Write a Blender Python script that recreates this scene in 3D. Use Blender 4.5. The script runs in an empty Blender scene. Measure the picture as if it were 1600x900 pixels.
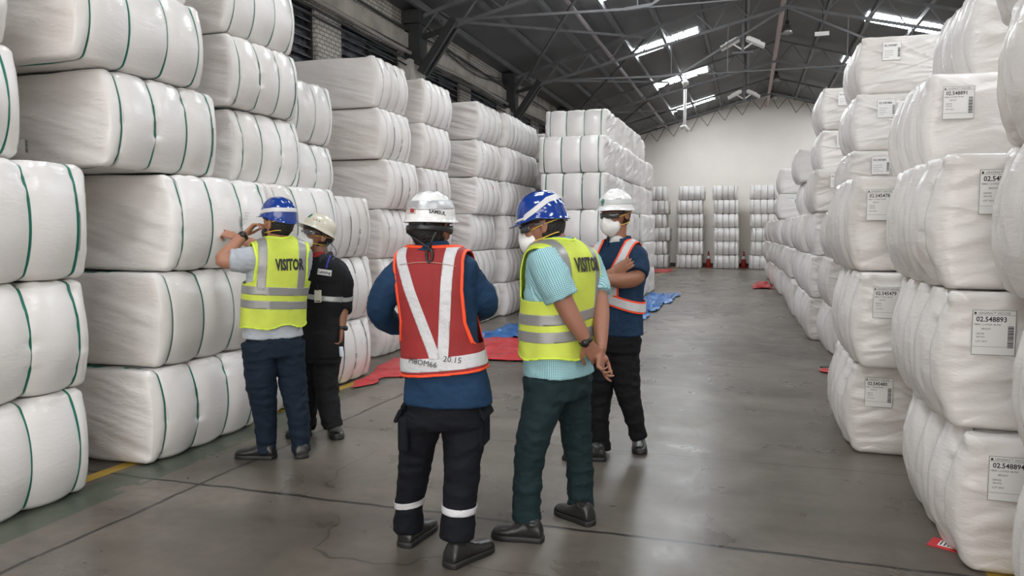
import bpy, math
import numpy as np
from mathutils import Vector, Matrix
from mathutils.bvhtree import BVHTree
S = bpy.context.scene
COL = S.collection
# ------------------------------------------------------------------ camera, light, exposure
F = 1180.0; H = 1.53; VX, VY = 1168.0, 358.0
_p = math.atan((450-VY)/F)
_d = np.array([VX-800, 450-VY, F]); _d /= np.linalg.norm(_d)
_u = np.array([0, math.cos(_p), -math.sin(_p)])
_x = np.cross(_d, _u)
if _x[0] < 0: _x = -_x
M3 = np.array([_x, _d, _u])
CAM = np.array([0, 0, H])
FH = np.array([M3[0, 2], M3[1, 2], 0.0]); FH /= np.linalg.norm(FH)      # horizontal viewing direction
RH = np.array([FH[1], -FH[0], 0.0])                                    # horizontal right of view
cd = bpy.data.cameras.new('camera'); cam = bpy.data.objects.new('camera', cd); COL.objects.link(cam)
cd.sensor_width = 36; cd.lens = F*36/1600; cd.clip_end = 200
mw = np.eye(4); mw[:3, 0] = M3[:, 0]; mw[:3, 1] = M3[:, 1]; mw[:3, 2] = -M3[:, 2]; mw[:3, 3] = CAM
cam.matrix_world = Matrix(mw.tolist())
S.camera = cam
S.view_settings.view_transform = 'Standard'; S.view_settings.look = 'None'
S.view_settings.gamma = 1; S.view_settings.use_curve_mapping = False
S.view_settings.exposure = 1.02
w = bpy.data.worlds.new('world'); S.world = w; w.use_nodes = True
w.node_tree.nodes['Background'].inputs[0].default_value = (1.0, 0.955, 0.915, 1)
w.node_tree.nodes['Background'].inputs[1].default_value = 2.0          # daylight from the open gate behind
SKYLIGHT = 16.0
LAMP_W = 70.0

# ------------------------------------------------------------------ numpy helpers
def hsh(i, j, k, s):
    n = (i*374761393 + j*668265263 + k*2147483647 + s*1274126177) & 0xFFFFFFFF
    n = ((n ^ (n >> 13))*1274126177) & 0xFFFFFFFF
    n = ((n ^ (n >> 16))*2246822519) & 0xFFFFFFFF
    return ((n >> 8) & 0xFFFF)/65535.0*2-1
def noise(P, sc=1.0, seed=0):
    P = np.asarray(P, float)*sc + 37.17
    I = np.floor(P).astype(np.int64); f = P-I; f = f*f*f*(f*(f*6-15)+10)
    r = 0
    for a in (0, 1):
        for b in (0, 1):
            for c in (0, 1):
                wt = (f[:, 0] if a else 1-f[:, 0])*(f[:, 1] if b else 1-f[:, 1])*(f[:, 2] if c else 1-f[:, 2])
                r = r + wt*hsh(I[:, 0]+a, I[:, 1]+b, I[:, 2]+c, seed)
    return r
def fbm(P, sc, seed=0, o=3):
    r = 0; A = 1
    for k in range(o):
        r = r + A*noise(P, sc*2**k, seed+k*7); A *= .5
    return r
def ridge(P, sc, seed=0):
    return 1-2*np.abs(noise(P, sc, seed))
def arr(*a): return np.array(a, float)
def unit(v): v = np.asarray(v, float); return v/(np.linalg.norm(v)+1e-12)
# ------------------------------------------------------------------ mesh helpers
def mesh_from(name, V, Fc, smooth=True, mats=None, mi=None):
    me = bpy.data.meshes.new(name)
    V = np.asarray(V, float)
    me.from_pydata(V.tolist(), [], [tuple(int(i) for i in f) for f in Fc])
    if mats:
        for m in (mats if isinstance(mats, (list, tuple)) else [mats]): me.materials.append(m)
    if mi is not None: me.polygons.foreach_set('material_index', np.asarray(mi, np.int32))
    me.polygons.foreach_set('use_smooth', [bool(smooth)]*len(me.polygons))
    me.update()
    return me
def link(name, data, parent=None, loc=None):
    o = bpy.data.objects.new(name, data); COL.objects.link(o)
    if parent is not None: o.parent = parent
    if loc is not None: o.location = loc
    return o
def add(name, V, Fc, mat, parent=None, loc=None, smooth=True):
    return link(name, mesh_from(name, V, Fc, smooth, mat), parent, loc)
def tag(o, label=None, cat=None, group=None, kind=None):
    if label: o['label'] = label
    if cat: o['category'] = cat
    if group: o['group'] = group
    if kind: o['kind'] = kind
    return o
def thing(name, label, cat, loc=(0, 0, 0), rz=0, group=None):
    o = link(name, None, None, loc); o.rotation_euler = (0, 0, rz)
    return tag(o, label, cat, group)
def copy_tree(o, parent=None):
    c = o.copy(); COL.objects.link(c)
    if parent is not None: c.parent = parent
    for ch in list(o.children): copy_tree(ch, c)
    return c
class MB:
    def __init__(s): s.V = []; s.F = []; s.n = 0
    def put(s, V, Fc):
        V = np.asarray(V, float); s.V.append(V)
        s.F += [tuple(int(i)+s.n for i in f) for f in Fc]; s.n += len(V); return s
    def box(s, c, d, R=None):
        c = np.asarray(c, float); d = np.asarray(d, float)/2
        v = np.array([[x, y, z] for x in (-1, 1) for y in (-1, 1) for z in (-1, 1)], float)*d
        if R is not None: v = v@np.asarray(R).T
        return s.put(v+c, [(0, 1, 3, 2), (4, 6, 7, 5), (0, 4, 5, 1), (2, 3, 7, 6), (0, 2, 6, 4), (1, 5, 7, 3)])
    def b2(s, lo, hi):
        lo = np.array(lo, float); hi = np.array(hi, float); return s.box((lo+hi)/2, hi-lo)
    def bar(s, a, b, wd, ht=None, up=(0, 0, 1)):
        a = np.asarray(a, float); b = np.asarray(b, float); ht = ht or wd
        d = unit(b-a); u = np.asarray(up, float)
        if abs(d@u) > .95: u = arr(0, 1, 0)
        r = unit(np.cross(d, u)); u = np.cross(r, d)
        return s.box((a+b)/2, (wd, np.linalg.norm(b-a), ht), np.array([r, d, u]).T)
    def tube(s, pts, r, n=8):
        return s.put(*tube(pts, r, n))
    def add(s, name, mat, parent=None, smooth=False, loc=None):
        return add(name, np.vstack(s.V), s.F, mat, parent, loc, smooth)
def rings_mesh(rings, cap=True, closed=True):
    R = [np.asarray(r, float) for r in rings]; n = len(R[0]); V = np.vstack(R); Fc = []
    for k in range(len(R)-1):
        for i in range(n if closed else n-1):
            j = (i+1) % n
            Fc.append((k*n+i, k*n+j, (k+1)*n+j, (k+1)*n+i))
    if cap:
        V = np.vstack([V, R[0].mean(0), R[-1].mean(0)]); a = len(V)-2
        for i in range(n):
            j = (i+1) % n
            Fc.append((a, j, i)); Fc.append((a+1, (len(R)-1)*n+i, (len(R)-1)*n+j))
    return V, Fc
def frames(pts, up0=None):
    P = np.asarray(pts, float); n = len(P)
    T = np.array([unit(P[min(i+1, n-1)]-P[max(i-1, 0)]) for i in range(n)])
    u = np.asarray(up0, float) if up0 is not None else (arr(0, 0, 1) if abs(T[0][2]) < .9 else arr(1, 0, 0))
    out = []
    for t in T:
        a = unit(u-t*(u@t)); b = np.cross(t, a); out.append((a, b)); u = a
    return out
def tube(pts, r, n=12, up=None, flat=1.0, round_caps=False):
    """tube along pts; r per point; flat scales the 'up' axis"""
    P = np.asarray(pts, float); r = np.broadcast_to(np.asarray(r, float), (len(P),)).copy()
    if round_caps:
        t0 = unit(P[0]-P[1]); t1 = unit(P[-1]-P[-2]); A = []; RA = []
        for q in (80, 55, 28): A.append(P[0]+t0*r[0]*math.sin(math.radians(q))); RA.append(r[0]*math.cos(math.radians(q)))
        B = []; RB = []
        for q in (28, 55, 80): B.append(P[-1]+t1*r[-1]*math.sin(math.radians(q))); RB.append(r[-1]*math.cos(math.radians(q)))
        P = np.vstack([A, P, B]); r = np.concatenate([RA, r, RB])
    fr = frames(P, up); th = np.linspace(0, 2*math.pi, n, endpoint=False)
    rings = [P[i]+r[i]*(np.outer(np.cos(th), fr[i][0])*flat+np.outer(np.sin(th), fr[i][1])) for i in range(len(P))]
    return rings_mesh(rings)
def spline(pts, n=8):
    """catmull-rom through pts (any dimension)"""
    P = np.asarray(pts, float); Q = np.vstack([2*P[0]-P[1], P, 2*P[-1]-P[-2]]); out = []
    for i in range(1, len(Q)-2):
        for t in np.linspace(0, 1, n, endpoint=False):
            a, b, c, d = Q[i-1], Q[i], Q[i+1], Q[i+2]
            out.append(.5*((2*b)+(-a+c)*t+(2*a-5*b+4*c-d)*t*t+(-a+3*b-3*c+d)*t**3))
    out.append(P[-1]); return np.array(out)
def ellipsoid(c, r, R=None, nu=20, nv=14):
    th = np.linspace(0, 2*math.pi, nu, endpoint=False); rings = []
    for k in range(1, nv):
        ph = math.pi*k/nv
        v = np.c_[np.cos(th)*math.sin(ph), np.sin(th)*math.sin(ph), np.full(nu, -math.cos(ph))]*np.asarray(r)
        if R is not None: v = v@np.asarray(R).T
        rings.append(v+np.asarray(c))
    return rings_mesh(rings)
def union(parts, voxel, smooth=4):
    """voxel-union of closed shapes into one continuous surface"""
    mb = MB()
    for p in parts: mb.put(*p)
    me = mesh_from('tmp', np.vstack(mb.V), mb.F)
    o = bpy.data.objects.new('tmp', me); COL.objects.link(o)
    m = o.modifiers.new('r', 'REMESH'); m.mode = 'VOXEL'; m.voxel_size = voxel; m.use_smooth_shade = True
    if smooth:
        s = o.modifiers.new('s', 'SMOOTH'); s.factor = .5; s.iterations = smooth
    dg = bpy.context.evaluated_depsgraph_get(); dg.update()
    e = o.evaluated_get(dg).to_mesh()
    V = np.empty(len(e.vertices)*3); e.vertices.foreach_get('co', V); V = V.reshape(-1, 3)
    Fc = [tuple(p.vertices) for p in e.polygons]
    o.evaluated_get(dg).to_mesh_clear(); bpy.data.objects.remove(o); bpy.data.meshes.remove(me)
    return V, Fc
def normals(V, Fc):
    N = np.zeros_like(V)
    for k in (3, 4):
        A = np.array([f for f in Fc if len(f) == k], int)
        if len(A) == 0: continue
        n = np.cross(V[A[:, 1]]-V[A[:, 0]], V[A[:, 2]]-V[A[:, 0]]) if k == 3 else np.cross(V[A[:, 2]]-V[A[:, 0]], V[A[:, 3]]-V[A[:, 1]])
        for c in range(k): np.add.at(N, A[:, c], n)
    return N/(np.linalg.norm(N, axis=1, keepdims=True)+1e-12)
def clip(V, Fc, f):
    """keep the part of the surface where f>0, cut exactly along f=0"""
    V = list(map(np.asarray, V)); f = list(f); cut = {}; out = []
    for face in Fc:
        s = [f[i] > 0 for i in face]
        if all(s): out.append(face); continue
        if not any(s): continue
        poly = []
        for a, b in zip(face, face[1:]+face[:1]):
            if f[a] > 0: poly.append(a)
            if (f[a] > 0) != (f[b] > 0):
                key = (min(a, b), max(a, b))
                if key not in cut:
                    t = f[a]/(f[a]-f[b]); V.append(V[a]+(V[b]-V[a])*t); f.append(0); cut[key] = len(V)-1
                poly.append(cut[key])
        if len(poly) >= 3: out.append(tuple(poly))
    V = np.array(V)
    if not out: return np.zeros((0, 3)), []
    used = np.unique(np.concatenate([np.array(p) for p in out])); mp = -np.ones(len(V), int); mp[used] = np.arange(len(used))
    return V[used], [tuple(int(mp[i]) for i in p) for p in out]
def shell(V, Fc, N, t):
    """give an open surface thickness t outward along N"""
    from collections import Counter
    n = len(V); E = Counter()
    for p in Fc:
        for a, b in zip(p, p[1:]+p[:1]): E[(a, b)] += 1
    out = [tuple(i+n for i in p) for p in Fc]+[tuple(reversed(p)) for p in Fc]
    for (a, b) in E:
        if (b, a) not in E: out.append((a, b, b+n, a+n))
    return np.vstack([V, V+N*t]), out
def vnorm(V, Fc):
    N = np.zeros_like(V)
    for p in Fc:
        n = np.cross(V[p[1]]-V[p[0]], V[p[2]]-V[p[0]])
        for i in p: N[i] += n
    return N/(np.linalg.norm(N, axis=1, keepdims=True)+1e-12)
_txt = {}
def text_geo(s, size=1.0, cell=None, offset=0.0):
    """lettering as flat triangles in XY, centred"""
    cu = bpy.data.curves.new('t', 'FONT'); cu.body = s; cu.size = 1; cu.align_x = 'CENTER'; cu.align_y = 'CENTER'; cu.resolution_u = 2; cu.offset = offset
    o = bpy.data.objects.new('t', cu); COL.objects.link(o)
    dg = bpy.context.evaluated_depsgraph_get(); dg.update()
    me = bpy.data.meshes.new_from_object(o.evaluated_get(dg))
    V = np.array([v.co[:] for v in me.vertices])*size; Fc = [tuple(p.vertices) for p in me.polygons]
    bpy.data.objects.remove(o); bpy.data.curves.remove(cu); bpy.data.meshes.remove(me)
    return V, Fc
# ------------------------------------------------------------------ materials
def nt(name):
    m = bpy.data.materials.new(name); m.use_nodes = True; return m, m.node_tree, m.node_tree.nodes['Principled BSDF']
def mat(name, col, rough=.6, metal=0, bump=None, emit=None, spec=.5, var=None, coat=0, alpha=1, sheen=0):
    """bump=(scale,strength[,stretch]); var=(scale,amount) mottles the colour"""
    m, t, b = nt(name); N = t.nodes; L = t.links
    b.inputs['Base Color'].default_value = (*col, 1); b.inputs['Roughness'].default_value = rough
    b.inputs['Metallic'].default_value = metal; b.inputs['Specular IOR Level'].default_value = spec
    b.inputs['Coat Weight'].default_value = coat; b.inputs['Alpha'].default_value = alpha
    tc = N.new('ShaderNodeTexCoord')
    if bump:
        mp = N.new('ShaderNodeMapping'); L.new(tc.outputs['Object'], mp.inputs[0])
        mp.inputs['Scale'].default_value = bump[2] if len(bump) > 2 else (1, 1, 1)
        no = N.new('ShaderNodeTexNoise'); no.inputs['Scale'].default_value = bump[0]; no.inputs['Detail'].default_value = 4
        bu = N.new('ShaderNodeBump'); bu.inputs['Strength'].default_value = bump[1]; bu.inputs['Distance'].default_value = .01
        L.new(mp.outputs[0], no.inputs['Vector']); L.new(no.outputs['Fac'], bu.inputs['Height']); L.new(bu.outputs[0], b.inputs['Normal'])
    if var:
        no = N.new('ShaderNodeTexNoise'); no.inputs['Scale'].default_value = var[0]; no.inputs['Detail'].default_value = 5
        L.new(tc.outputs['Object'], no.inputs['Vector'])
        r = N.new('ShaderNodeMapRange'); r.inputs[1].default_value = .3; r.inputs[2].default_value = .7
        r.inputs[3].default_value = 1-var[1]; r.inputs[4].default_value = 1+var[1]; L.new(no.outputs['Fac'], r.inputs[0])
        mx = N.new('ShaderNodeVectorMath'); mx.operation = 'MULTIPLY'; mx.inputs[0].default_value = col
        L.new(r.outputs[0], mx.inputs[1]); L.new(mx.outputs[0], b.inputs['Base Color'])
    if emit:
        b.inputs['Emission Color'].default_value = (*emit[0], 1); b.inputs['Emission Strength'].default_value = emit[1]
    return m
def film(name, col, rough, fine, seedscale):
    """plastic film: two crease layers, slightly different per bale"""
    m, t, b = nt(name); N = t.nodes; L = t.links
    tc = N.new('ShaderNodeTexCoord'); oi = N.new('ShaderNodeObjectInfo')
    ad = N.new('ShaderNodeVectorMath'); ad.operation = 'ADD'; L.new(tc.outputs['Object'], ad.inputs[0])
    sc = N.new('ShaderNodeVectorMath'); sc.operation = 'SCALE'; sc.inputs[0].default_value = (7, 3, 5); L.new(oi.outputs['Random'], sc.inputs['Scale'])
    L.new(sc.outputs[0], ad.inputs[1])
    def lay(stretch, scale, strength, prev=None):
        mp = N.new('ShaderNodeMapping'); mp.inputs['Scale'].default_value = stretch; L.new(ad.outputs[0], mp.inputs[0])
        no = N.new('ShaderNodeTexNoise'); no.inputs['Scale'].default_value = scale; no.inputs['Detail'].default_value = 3; no.inputs['Distortion'].default_value = .8
        L.new(mp.outputs[0], no.inputs['Vector'])
        bu = N.new('ShaderNodeBump'); bu.inputs['Strength'].default_value = strength; bu.inputs['Distance'].default_value = .012
        L.new(no.outputs['Fac'], bu.inputs['Height'])
        if prev: L.new(prev.outputs[0], bu.inputs['Normal'])
        return bu
    a = lay((1, 1, 4), 3.0, .35*fine); c = lay((3, 3, 9), 5.0, .35*fine, a); L.new(c.outputs[0], b.inputs['Normal'])
    no = N.new('ShaderNodeTexNoise'); no.inputs['Scale'].default_value = seedscale; no.inputs['Detail'].default_value = 4; L.new(ad.outputs[0], no.inputs['Vector'])
    cr = N.new('ShaderNodeValToRGB'); cr.color_ramp.elements[0].position = .28; cr.color_ramp.elements[1].position = .5
    cr.color_ramp.elements[0].color = (col[0]*.87, col[1]*.85, col[2]*.82, 1); cr.color_ramp.elements[1].color = (*col, 1)
    L.new(no.outputs['Fac'], cr.inputs[0])
    hv = N.new('ShaderNodeHueSaturation'); L.new(cr.outputs[0], hv.inputs['Color'])
    mr = N.new('ShaderNodeMapRange'); mr.inputs[3].default_value = .93; mr.inputs[4].default_value = 1.03; L.new(oi.outputs['Random'], mr.inputs[0]); L.new(mr.outputs[0], hv.inputs['Value'])
    L.new(hv.outputs[0], b.inputs['Base Color'])
    b.inputs['Roughness'].default_value = rough; b.inputs['Specular IOR Level'].default_value = .5
    return m
FILM = film('glossy_white_film', (.81, .785, .765), .22, .5, 1.3)
FILM2 = film('creased_white_film', (.81, .775, .75), .24, .75, 1.1)
CLOTHW = film('woven_white_wrap', (.83, .795, .77), .62, 1.0, 1.6)
GREEN = mat('green_strap', (.0, .17, .115), .35)
DARK = mat('dark_strap', (.10, .12, .11), .5)
PALE = mat('pale_strap', (.55, .55, .53), .35)
PAPER = mat('white_paper', (.86, .85, .83), .35)
INK = mat('black_ink', (.02, .02, .022), .5)
REDM = mat('red_mark', (.6, .03, .04), .5)

def brickmat(name, c1, c2, mortar, sx=4.2):
    m, t, b = nt(name); N = t.nodes; L = t.links
    tc = N.new('ShaderNodeTexCoord'); mp = N.new('ShaderNodeMapping'); mp.inputs['Rotation'].default_value = (math.radians(90), 0, math.radians(90))
    sp = N.new('ShaderNodeSeparateXYZ'); cb = N.new('ShaderNodeCombineXYZ'); L.new(tc.outputs['Object'], sp.inputs[0])
    ax = N.new('ShaderNodeMath'); ax.operation = 'ADD'; L.new(sp.outputs[0], ax.inputs[0]); L.new(sp.outputs[1], ax.inputs[1])
    L.new(ax.outputs[0], cb.inputs[0]); L.new(sp.outputs[2], cb.inputs[1])
    br = N.new('ShaderNodeTexBrick'); br.inputs['Scale'].default_value = sx; br.inputs['Mortar Size'].default_value = .03
    br.inputs['Color1'].default_value = (*c1, 1); br.inputs['Color2'].default_value = (*c2, 1); br.inputs['Mortar'].default_value = (*mortar, 1)
    L.new(cb.outputs[0], br.inputs['Vector'])
    no = N.new('ShaderNodeTexNoise'); no.inputs['Scale'].default_value = 1.7; no.inputs['Detail'].default_value = 8; L.new(tc.outputs['Object'], no.inputs['Vector'])
    cr = N.new('ShaderNodeValToRGB'); cr.color_ramp.elements[0].position = .42; cr.color_ramp.elements[0].color = (.5, .47, .44, 1); cr.color_ramp.elements[1].position = .5
    L.new(no.outputs['Fac'], cr.inputs[0])
    mx = N.new('ShaderNodeMix'); mx.data_type = 'RGBA'; mx.blend_type = 'MULTIPLY'; mx.inputs[0].default_value = .7
    L.new(br.outputs['Color'], mx.inputs[6]); L.new(cr.outputs[0], mx.inputs[7]); L.new(mx.outputs[2], b.inputs['Base Color'])
    bu = N.new('ShaderNodeBump'); bu.inputs['Strength'].default_value = .6; bu.inputs['Distance'].default_value = .02; bu.invert = True
    L.new(br.outputs['Fac'], bu.inputs['Height']); L.new(bu.outputs[0], b.inputs['Normal']); b.inputs['Roughness'].default_value = .8
    return m
BRICK = brickmat('whitewashed_brick', (.62, .59, .54), (.5, .48, .44), (.2, .19, .18))
STAINED = mat('stained_plaster', (.42, .39, .35), .85, bump=(14, .4), var=(2.2, .35))
BACKW = mat('cream_wall_paint', (.86, .81, .755), .8, var=(.5, .05))
ROOF = mat('dark_roof_sheet', (.105, .107, .112), .55, var=(.9, .2), bump=(1.0, .25, (.3, 9, .3)))
STEEL = mat('grey_painted_steel', (.13, .133, .138), .5, var=(3, .2))
STEELD = mat('dark_painted_steel', (.03, .033, .033), .5, var=(3, .2))
PIPE = mat('dull_pipe', (.33, .31, .29), .5)
RUSTP = mat('faded_pink_pipe', (.42, .30, .28), .5)

# concrete floor: slabs, joints, cracks, stains, faded paint
def floormat():
    m, t, b = nt('polished_concrete'); N = t.nodes; L = t.links
    tc = N.new('ShaderNodeTexCoord')
    def tex(scale, detail, dist=0, vec=None, stretch=None):
        n = N.new('ShaderNodeTexNoise'); n.inputs['Scale'].default_value = scale; n.inputs['Detail'].default_value = detail; n.inputs['Distortion'].default_value = dist
        if stretch:
            mp = N.new('ShaderNodeMapping'); mp.inputs['Scale'].default_value = stretch; L.new(tc.outputs['Object'], mp.inputs[0]); L.new(mp.outputs[0], n.inputs['Vector'])
        else: L.new(vec or tc.outputs['Object'], n.inputs['Vector'])
        return n
    def ma(op, a, c=None, d=None):
        n = N.new('ShaderNodeMath'); n.operation = op
        for k, v in enumerate((a, c, d)):
            if v is None: continue
            if isinstance(v, (int, float)): n.inputs[k].default_value = v
            else: L.new(v, n.inputs[k])
        return n.outputs[0]
    def ramp(fac, stops):
        r = N.new('ShaderNodeValToRGB'); e = r.color_ramp.elements
        e[0].position, e[0].color = stops[0][0], (*stops[0][1], 1); e[1].position, e[1].color = stops[-1][0], (*stops[-1][1], 1)
        for p, c in stops[1:-1]:
            q = e.new(p); q.color = (*c, 1)
        L.new(fac, r.inputs[0]); return r.outputs[0]
    def mixc(fac, a, c, blend='MIX'):
        n = N.new('ShaderNodeMix'); n.data_type = 'RGBA'; n.blend_type = blend
        for k, v in ((0, fac), (6, a), (7, c)):
            if isinstance(v, tuple): n.inputs[k].default_value = (*v, 1)
            elif isinstance(v, (int, float)): n.inputs[k].default_value = v
            else: L.new(v, n.inputs[k])
        return n.outputs[2]
    big = tex(.55, 6, .6); mid = tex(2.2, 8, .4); fine = tex(14, 8); streak = tex(1.0, 5, .3, stretch=(.5, 2.2, 1))
    base = ramp(big.outputs['Fac'], [(.3, (.090, .074, .060)), (.5, (.155, .132, .109)), (.7, (.235, .206, .176))])
    base = mixc(.55, base, ramp(mid.outputs['Fac'], [(.3, (.55, .54, .52)), (.5, (.9, .9, .9)), (.72, (1.12, 1.1, 1.08))]), 'MULTIPLY')
    base = mixc(.5, base, ramp(fine.outputs['Fac'], [(.3, (.75, .75, .75)), (.7, (1.15, 1.15, 1.15))]), 'MULTIPLY')
    base = mixc(.6, base, ramp(streak.outputs['Fac'], [(.32, (.55, .54, .53)), (.55, (1, 1, 1))]), 'MULTIPLY')
    sp = N.new('ShaderNodeSeparateXYZ'); L.new(tc.outputs['Object'], sp.inputs[0]); X, Y = sp.outputs[0], sp.outputs[1]
    wob = tex(3.0, 6).outputs['Fac']; wx = ma('ADD', X, ma('MULTIPLY', ma('SUBTRACT', wob, .5), .07)); wy = ma('ADD', Y, ma('MULTIPLY', ma('SUBTRACT', wob, .5), .07))
    lines = None
    def line(v, c, wd):
        return ma('LESS_THAN', ma('ABSOLUTE', ma('SUBTRACT', v, c)), wd)
    for c, wd in ((-1.3, .008), (3.68, .014), (5.12, .005), (8.7, .012), (12.95, .012), (17.2, .012), (21.5, .014), (25.8, .016), (-3.0, .01)):
        l = line(wy, c, wd); lines = l if lines is None else ma('MAXIMUM', lines, l)
    for c, wd in ((-3.12, .013),):
        l = line(ma('SUBTRACT', wx, ma('MULTIPLY', Y, .03)), c-.1, wd); lines = ma('MAXIMUM', lines, l)
    vo = N.new('ShaderNodeTexVoronoi'); vo.feature = 'DISTANCE_TO_EDGE'; vo.inputs['Scale'].default_value = .45
    wv = N.new('ShaderNodeVectorMath'); wv.operation = 'ADD'; nn = tex(1.1, 2.5); L.new(tc.outputs['Object'], wv.inputs[0]); L.new(nn.outputs['Color'], wv.inputs[1]); L.new(wv.outputs[0], vo.inputs['Vector'])
    hair = ma('MULTIPLY', ma('LESS_THAN', vo.outputs['Distance'], .0022), ma('GREATER_THAN', tex(.8, 2).outputs['Fac'], .54))
    base = mixc(ma('MULTIPLY', hair, .6), base, (.03, .026, .022))
    base = mixc(ma('MULTIPLY', lines, .9), base, (.012, .010, .009))
    # faded green band and yellow line beside the left row, yellow line beside the right row
    wear = tex(5, 7).outputs['Fac']
    gm = ma('MULTIPLY', line(X, -3.58, .15), ma('MULTIPLY', ma('LESS_THAN', Y, 7), ma('MULTIPLY', ma('GREATER_THAN', wear, .36), .5)))
    base = mixc(gm, base, (.008, .055, .032))
    ym = ma('MULTIPLY', line(ma('SUBTRACT', X, ma('MULTIPLY', Y, .045)), -4.0, .05), ma('GREATER_THAN', wear, .36))
    ym2 = ma('MULTIPLY', line(X, 1.12, .07), ma('GREATER_THAN', wear, .36))
    base = mixc(ma('MULTIPLY', ma('MAXIMUM', ym, ym2), .85), base, (.48, .30, .02))
    L.new(base, b.inputs['Base Color'])
    rr = N.new('ShaderNodeMapRange'); L.new(mid.outputs['Fac'], rr.inputs[0]); rr.inputs[1].default_value = .3; rr.inputs[2].default_value = .7; rr.inputs[3].default_value = .24; rr.inputs[4].default_value = .42
    L.new(rr.outputs[0], b.inputs['Roughness'])
    bu = N.new('ShaderNodeBump'); bu.inputs['Strength'].default_value = .25; bu.inputs['Distance'].default_value = .008
    hh = ma('SUBTRACT', ma('MULTIPLY', fine.outputs['Fac'], .4), lines); L.new(hh, bu.inputs['Height']); L.new(bu.outputs[0], b.inputs['Normal'])
    return m
FLOORM = floormat()

# ------------------------------------------------------------------ building shell
XL, XR, YB, YN = -5.6, 7.0, 32.0, -9.0
RX, RZ, SL = .7, 6.95, .28
def rz_(x): return RZ-SL*abs(x-RX)
def struct(o): o['kind'] = 'structure'; return o
struct(MB().b2((XL-.3, YN, -.2), (XR+.3, YB+.3, 0)).add('floor', FLOORM))
mb = MB(); mb.put([(RX, YN, rz_(RX)), (RX, YB, rz_(RX)), (XL-.3, YB, rz_(XL-.3)), (XL-.3, YN, rz_(XL-.3)), (RX, YN, rz_(RX)+.1), (RX, YB, rz_(RX)+.1), (XL-.3, YB, rz_(XL-.3)+.1), (XL-.3, YN, rz_(XL-.3)+.1)],
   [(0, 1, 2, 3), (7, 6, 5, 4), (0, 4, 5, 1), (2, 6, 7, 3), (1, 5, 6, 2), (3, 7, 4, 0)])
mb.put([(RX, YN, rz_(RX)), (RX, YB, rz_(RX)), (XR+.3, YB, rz_(XR+.3)), (XR+.3, YN, rz_(XR+.3)), (RX, YN, rz_(RX)+.1), (RX, YB, rz_(RX)+.1), (XR+.3, YB, rz_(XR+.3)+.1), (XR+.3, YN, rz_(XR+.3)+.1)],
   [(3, 2, 1, 0), (4, 5, 6, 7), (1, 5, 4, 0), (3, 7, 6, 2), (2, 6, 5, 1), (0, 4, 7, 3)])
ceil = struct(mb.add('ceiling', ROOF))
for x in (-5.25, -4.5, -3.7, -2.82, -2.02, -1.1, -.1, 1.65, 2.56, 3.5, 4.4, 5.3, 6.2):
    MB().b2((x-.035, YN, rz_(x)-.13), (x+.035, YB, rz_(x)-.015)).add('purlin', STEEL, ceil)
# left wall in pieces around its window openings
WINS = [(6.2, 9.15), (9.8, 11.75), (12.55, 14.5), (15.1, 17.0), (18.0, 19.9), (20.5, 22.3), (23.4, 25.2), (25.9, 27.7)]
mb = MB(); zb, zt, ze = 3.45, 4.5, rz_(XL)+.02
mb.b2((XL-.3, YN, 0), (XL, YB, zb)); mb.b2((XL-.3, YN, zt), (XL, YB, ze))
e = YN
for a, c in WINS: mb.b2((XL-.3, e, zb), (XL, a, zt)); e = c
mb.b2((XL-.3, e, zb), (XL, YB, zt))
wl = struct(mb.add('wall_left', BRICK))
MB().b2((XL, YN, 4.56), (XL+.10, YB, 4.80)).add('concrete_beam', STAINED, wl)
for z, r, x in ((4.50, .035, .13), (4.38, .02, .12), (4.28, .015, .12), (4.86, .02, .12)):
    pts = [(XL+x, y, z+.03*math.sin(y*1.1+z)) for y in np.linspace(YN, YB, 40)]
    MB().tube(pts, r, 8).add('conduit', PIPE if r > .03 else STEELD, wl, smooth=True)
def sag(y0, y1, z0, d):
    return [(XL+.14, y0+(y1-y0)*t, z0-d*4*t*(1-t)) for t in np.linspace(0, 1, 20)]
MB().tube(sag(12.6, 17.2, 5.05, .22), .012, 6).add('cable', STEELD, wl, smooth=True)
MB().tube(sag(12.6, 17.2, 5.0, .27), .012, 6).add('cable', STEELD, wl, smooth=True)
WGL = mat('dark_dusty_glass', (.07, .075, .085), .3, var=(9, .9)); WFR = mat('black_window_steel', (.02, .02, .022), .5)
for k, (a, c) in enumerate(WINS):
    g = struct(MB().b2((XL-.16, a, zb), (XL-.14, c, zt)).add('window_%d' % (k+1), WGL))
    f = MB(); f.b2((XL-.12, a, zt-.04), (XL-.06, c, zt)); f.b2((XL-.12, a, zb), (XL-.06, c, zb+.04))
    f.b2((XL-.12, a, zb), (XL-.06, a+.04, zt)); f.b2((XL-.12, c-.04, zb), (XL-.06, c, zt)); f.b2((XL-.12, (a+c)/2-.02, zb), (XL-.06, (a+c)/2+.02, zt))
    f.add('window_frame', WFR, g)
    f = MB(); n = 9
    for i in range(n):
        z = zb+(i+.5)*(zt-zb)/n
        f.box((XL-.10, (a+c)/2, z), (.10, c-a-.1, .012), np.array([[math.cos(.6), 0, math.sin(.6)], [0, 1, 0], [-math.sin(.6), 0, math.cos(.6)]]))
    f.add('louvre', mat('grey_louvre_%d' % k, (.16, .17, .19), .4, var=(6, .5)), g)
struct(MB().b2((XR, YN, 0), (XR+.3, YB, rz_(XR)+.02)).add('wall_right', BACKW))
mb = MB(); pts = [(XL-.3, 0), (XR+.3, 0), (XR+.3, rz_(XR+.3)), (RX, RZ), (XL-.3, rz_(XL-.3))]
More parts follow.
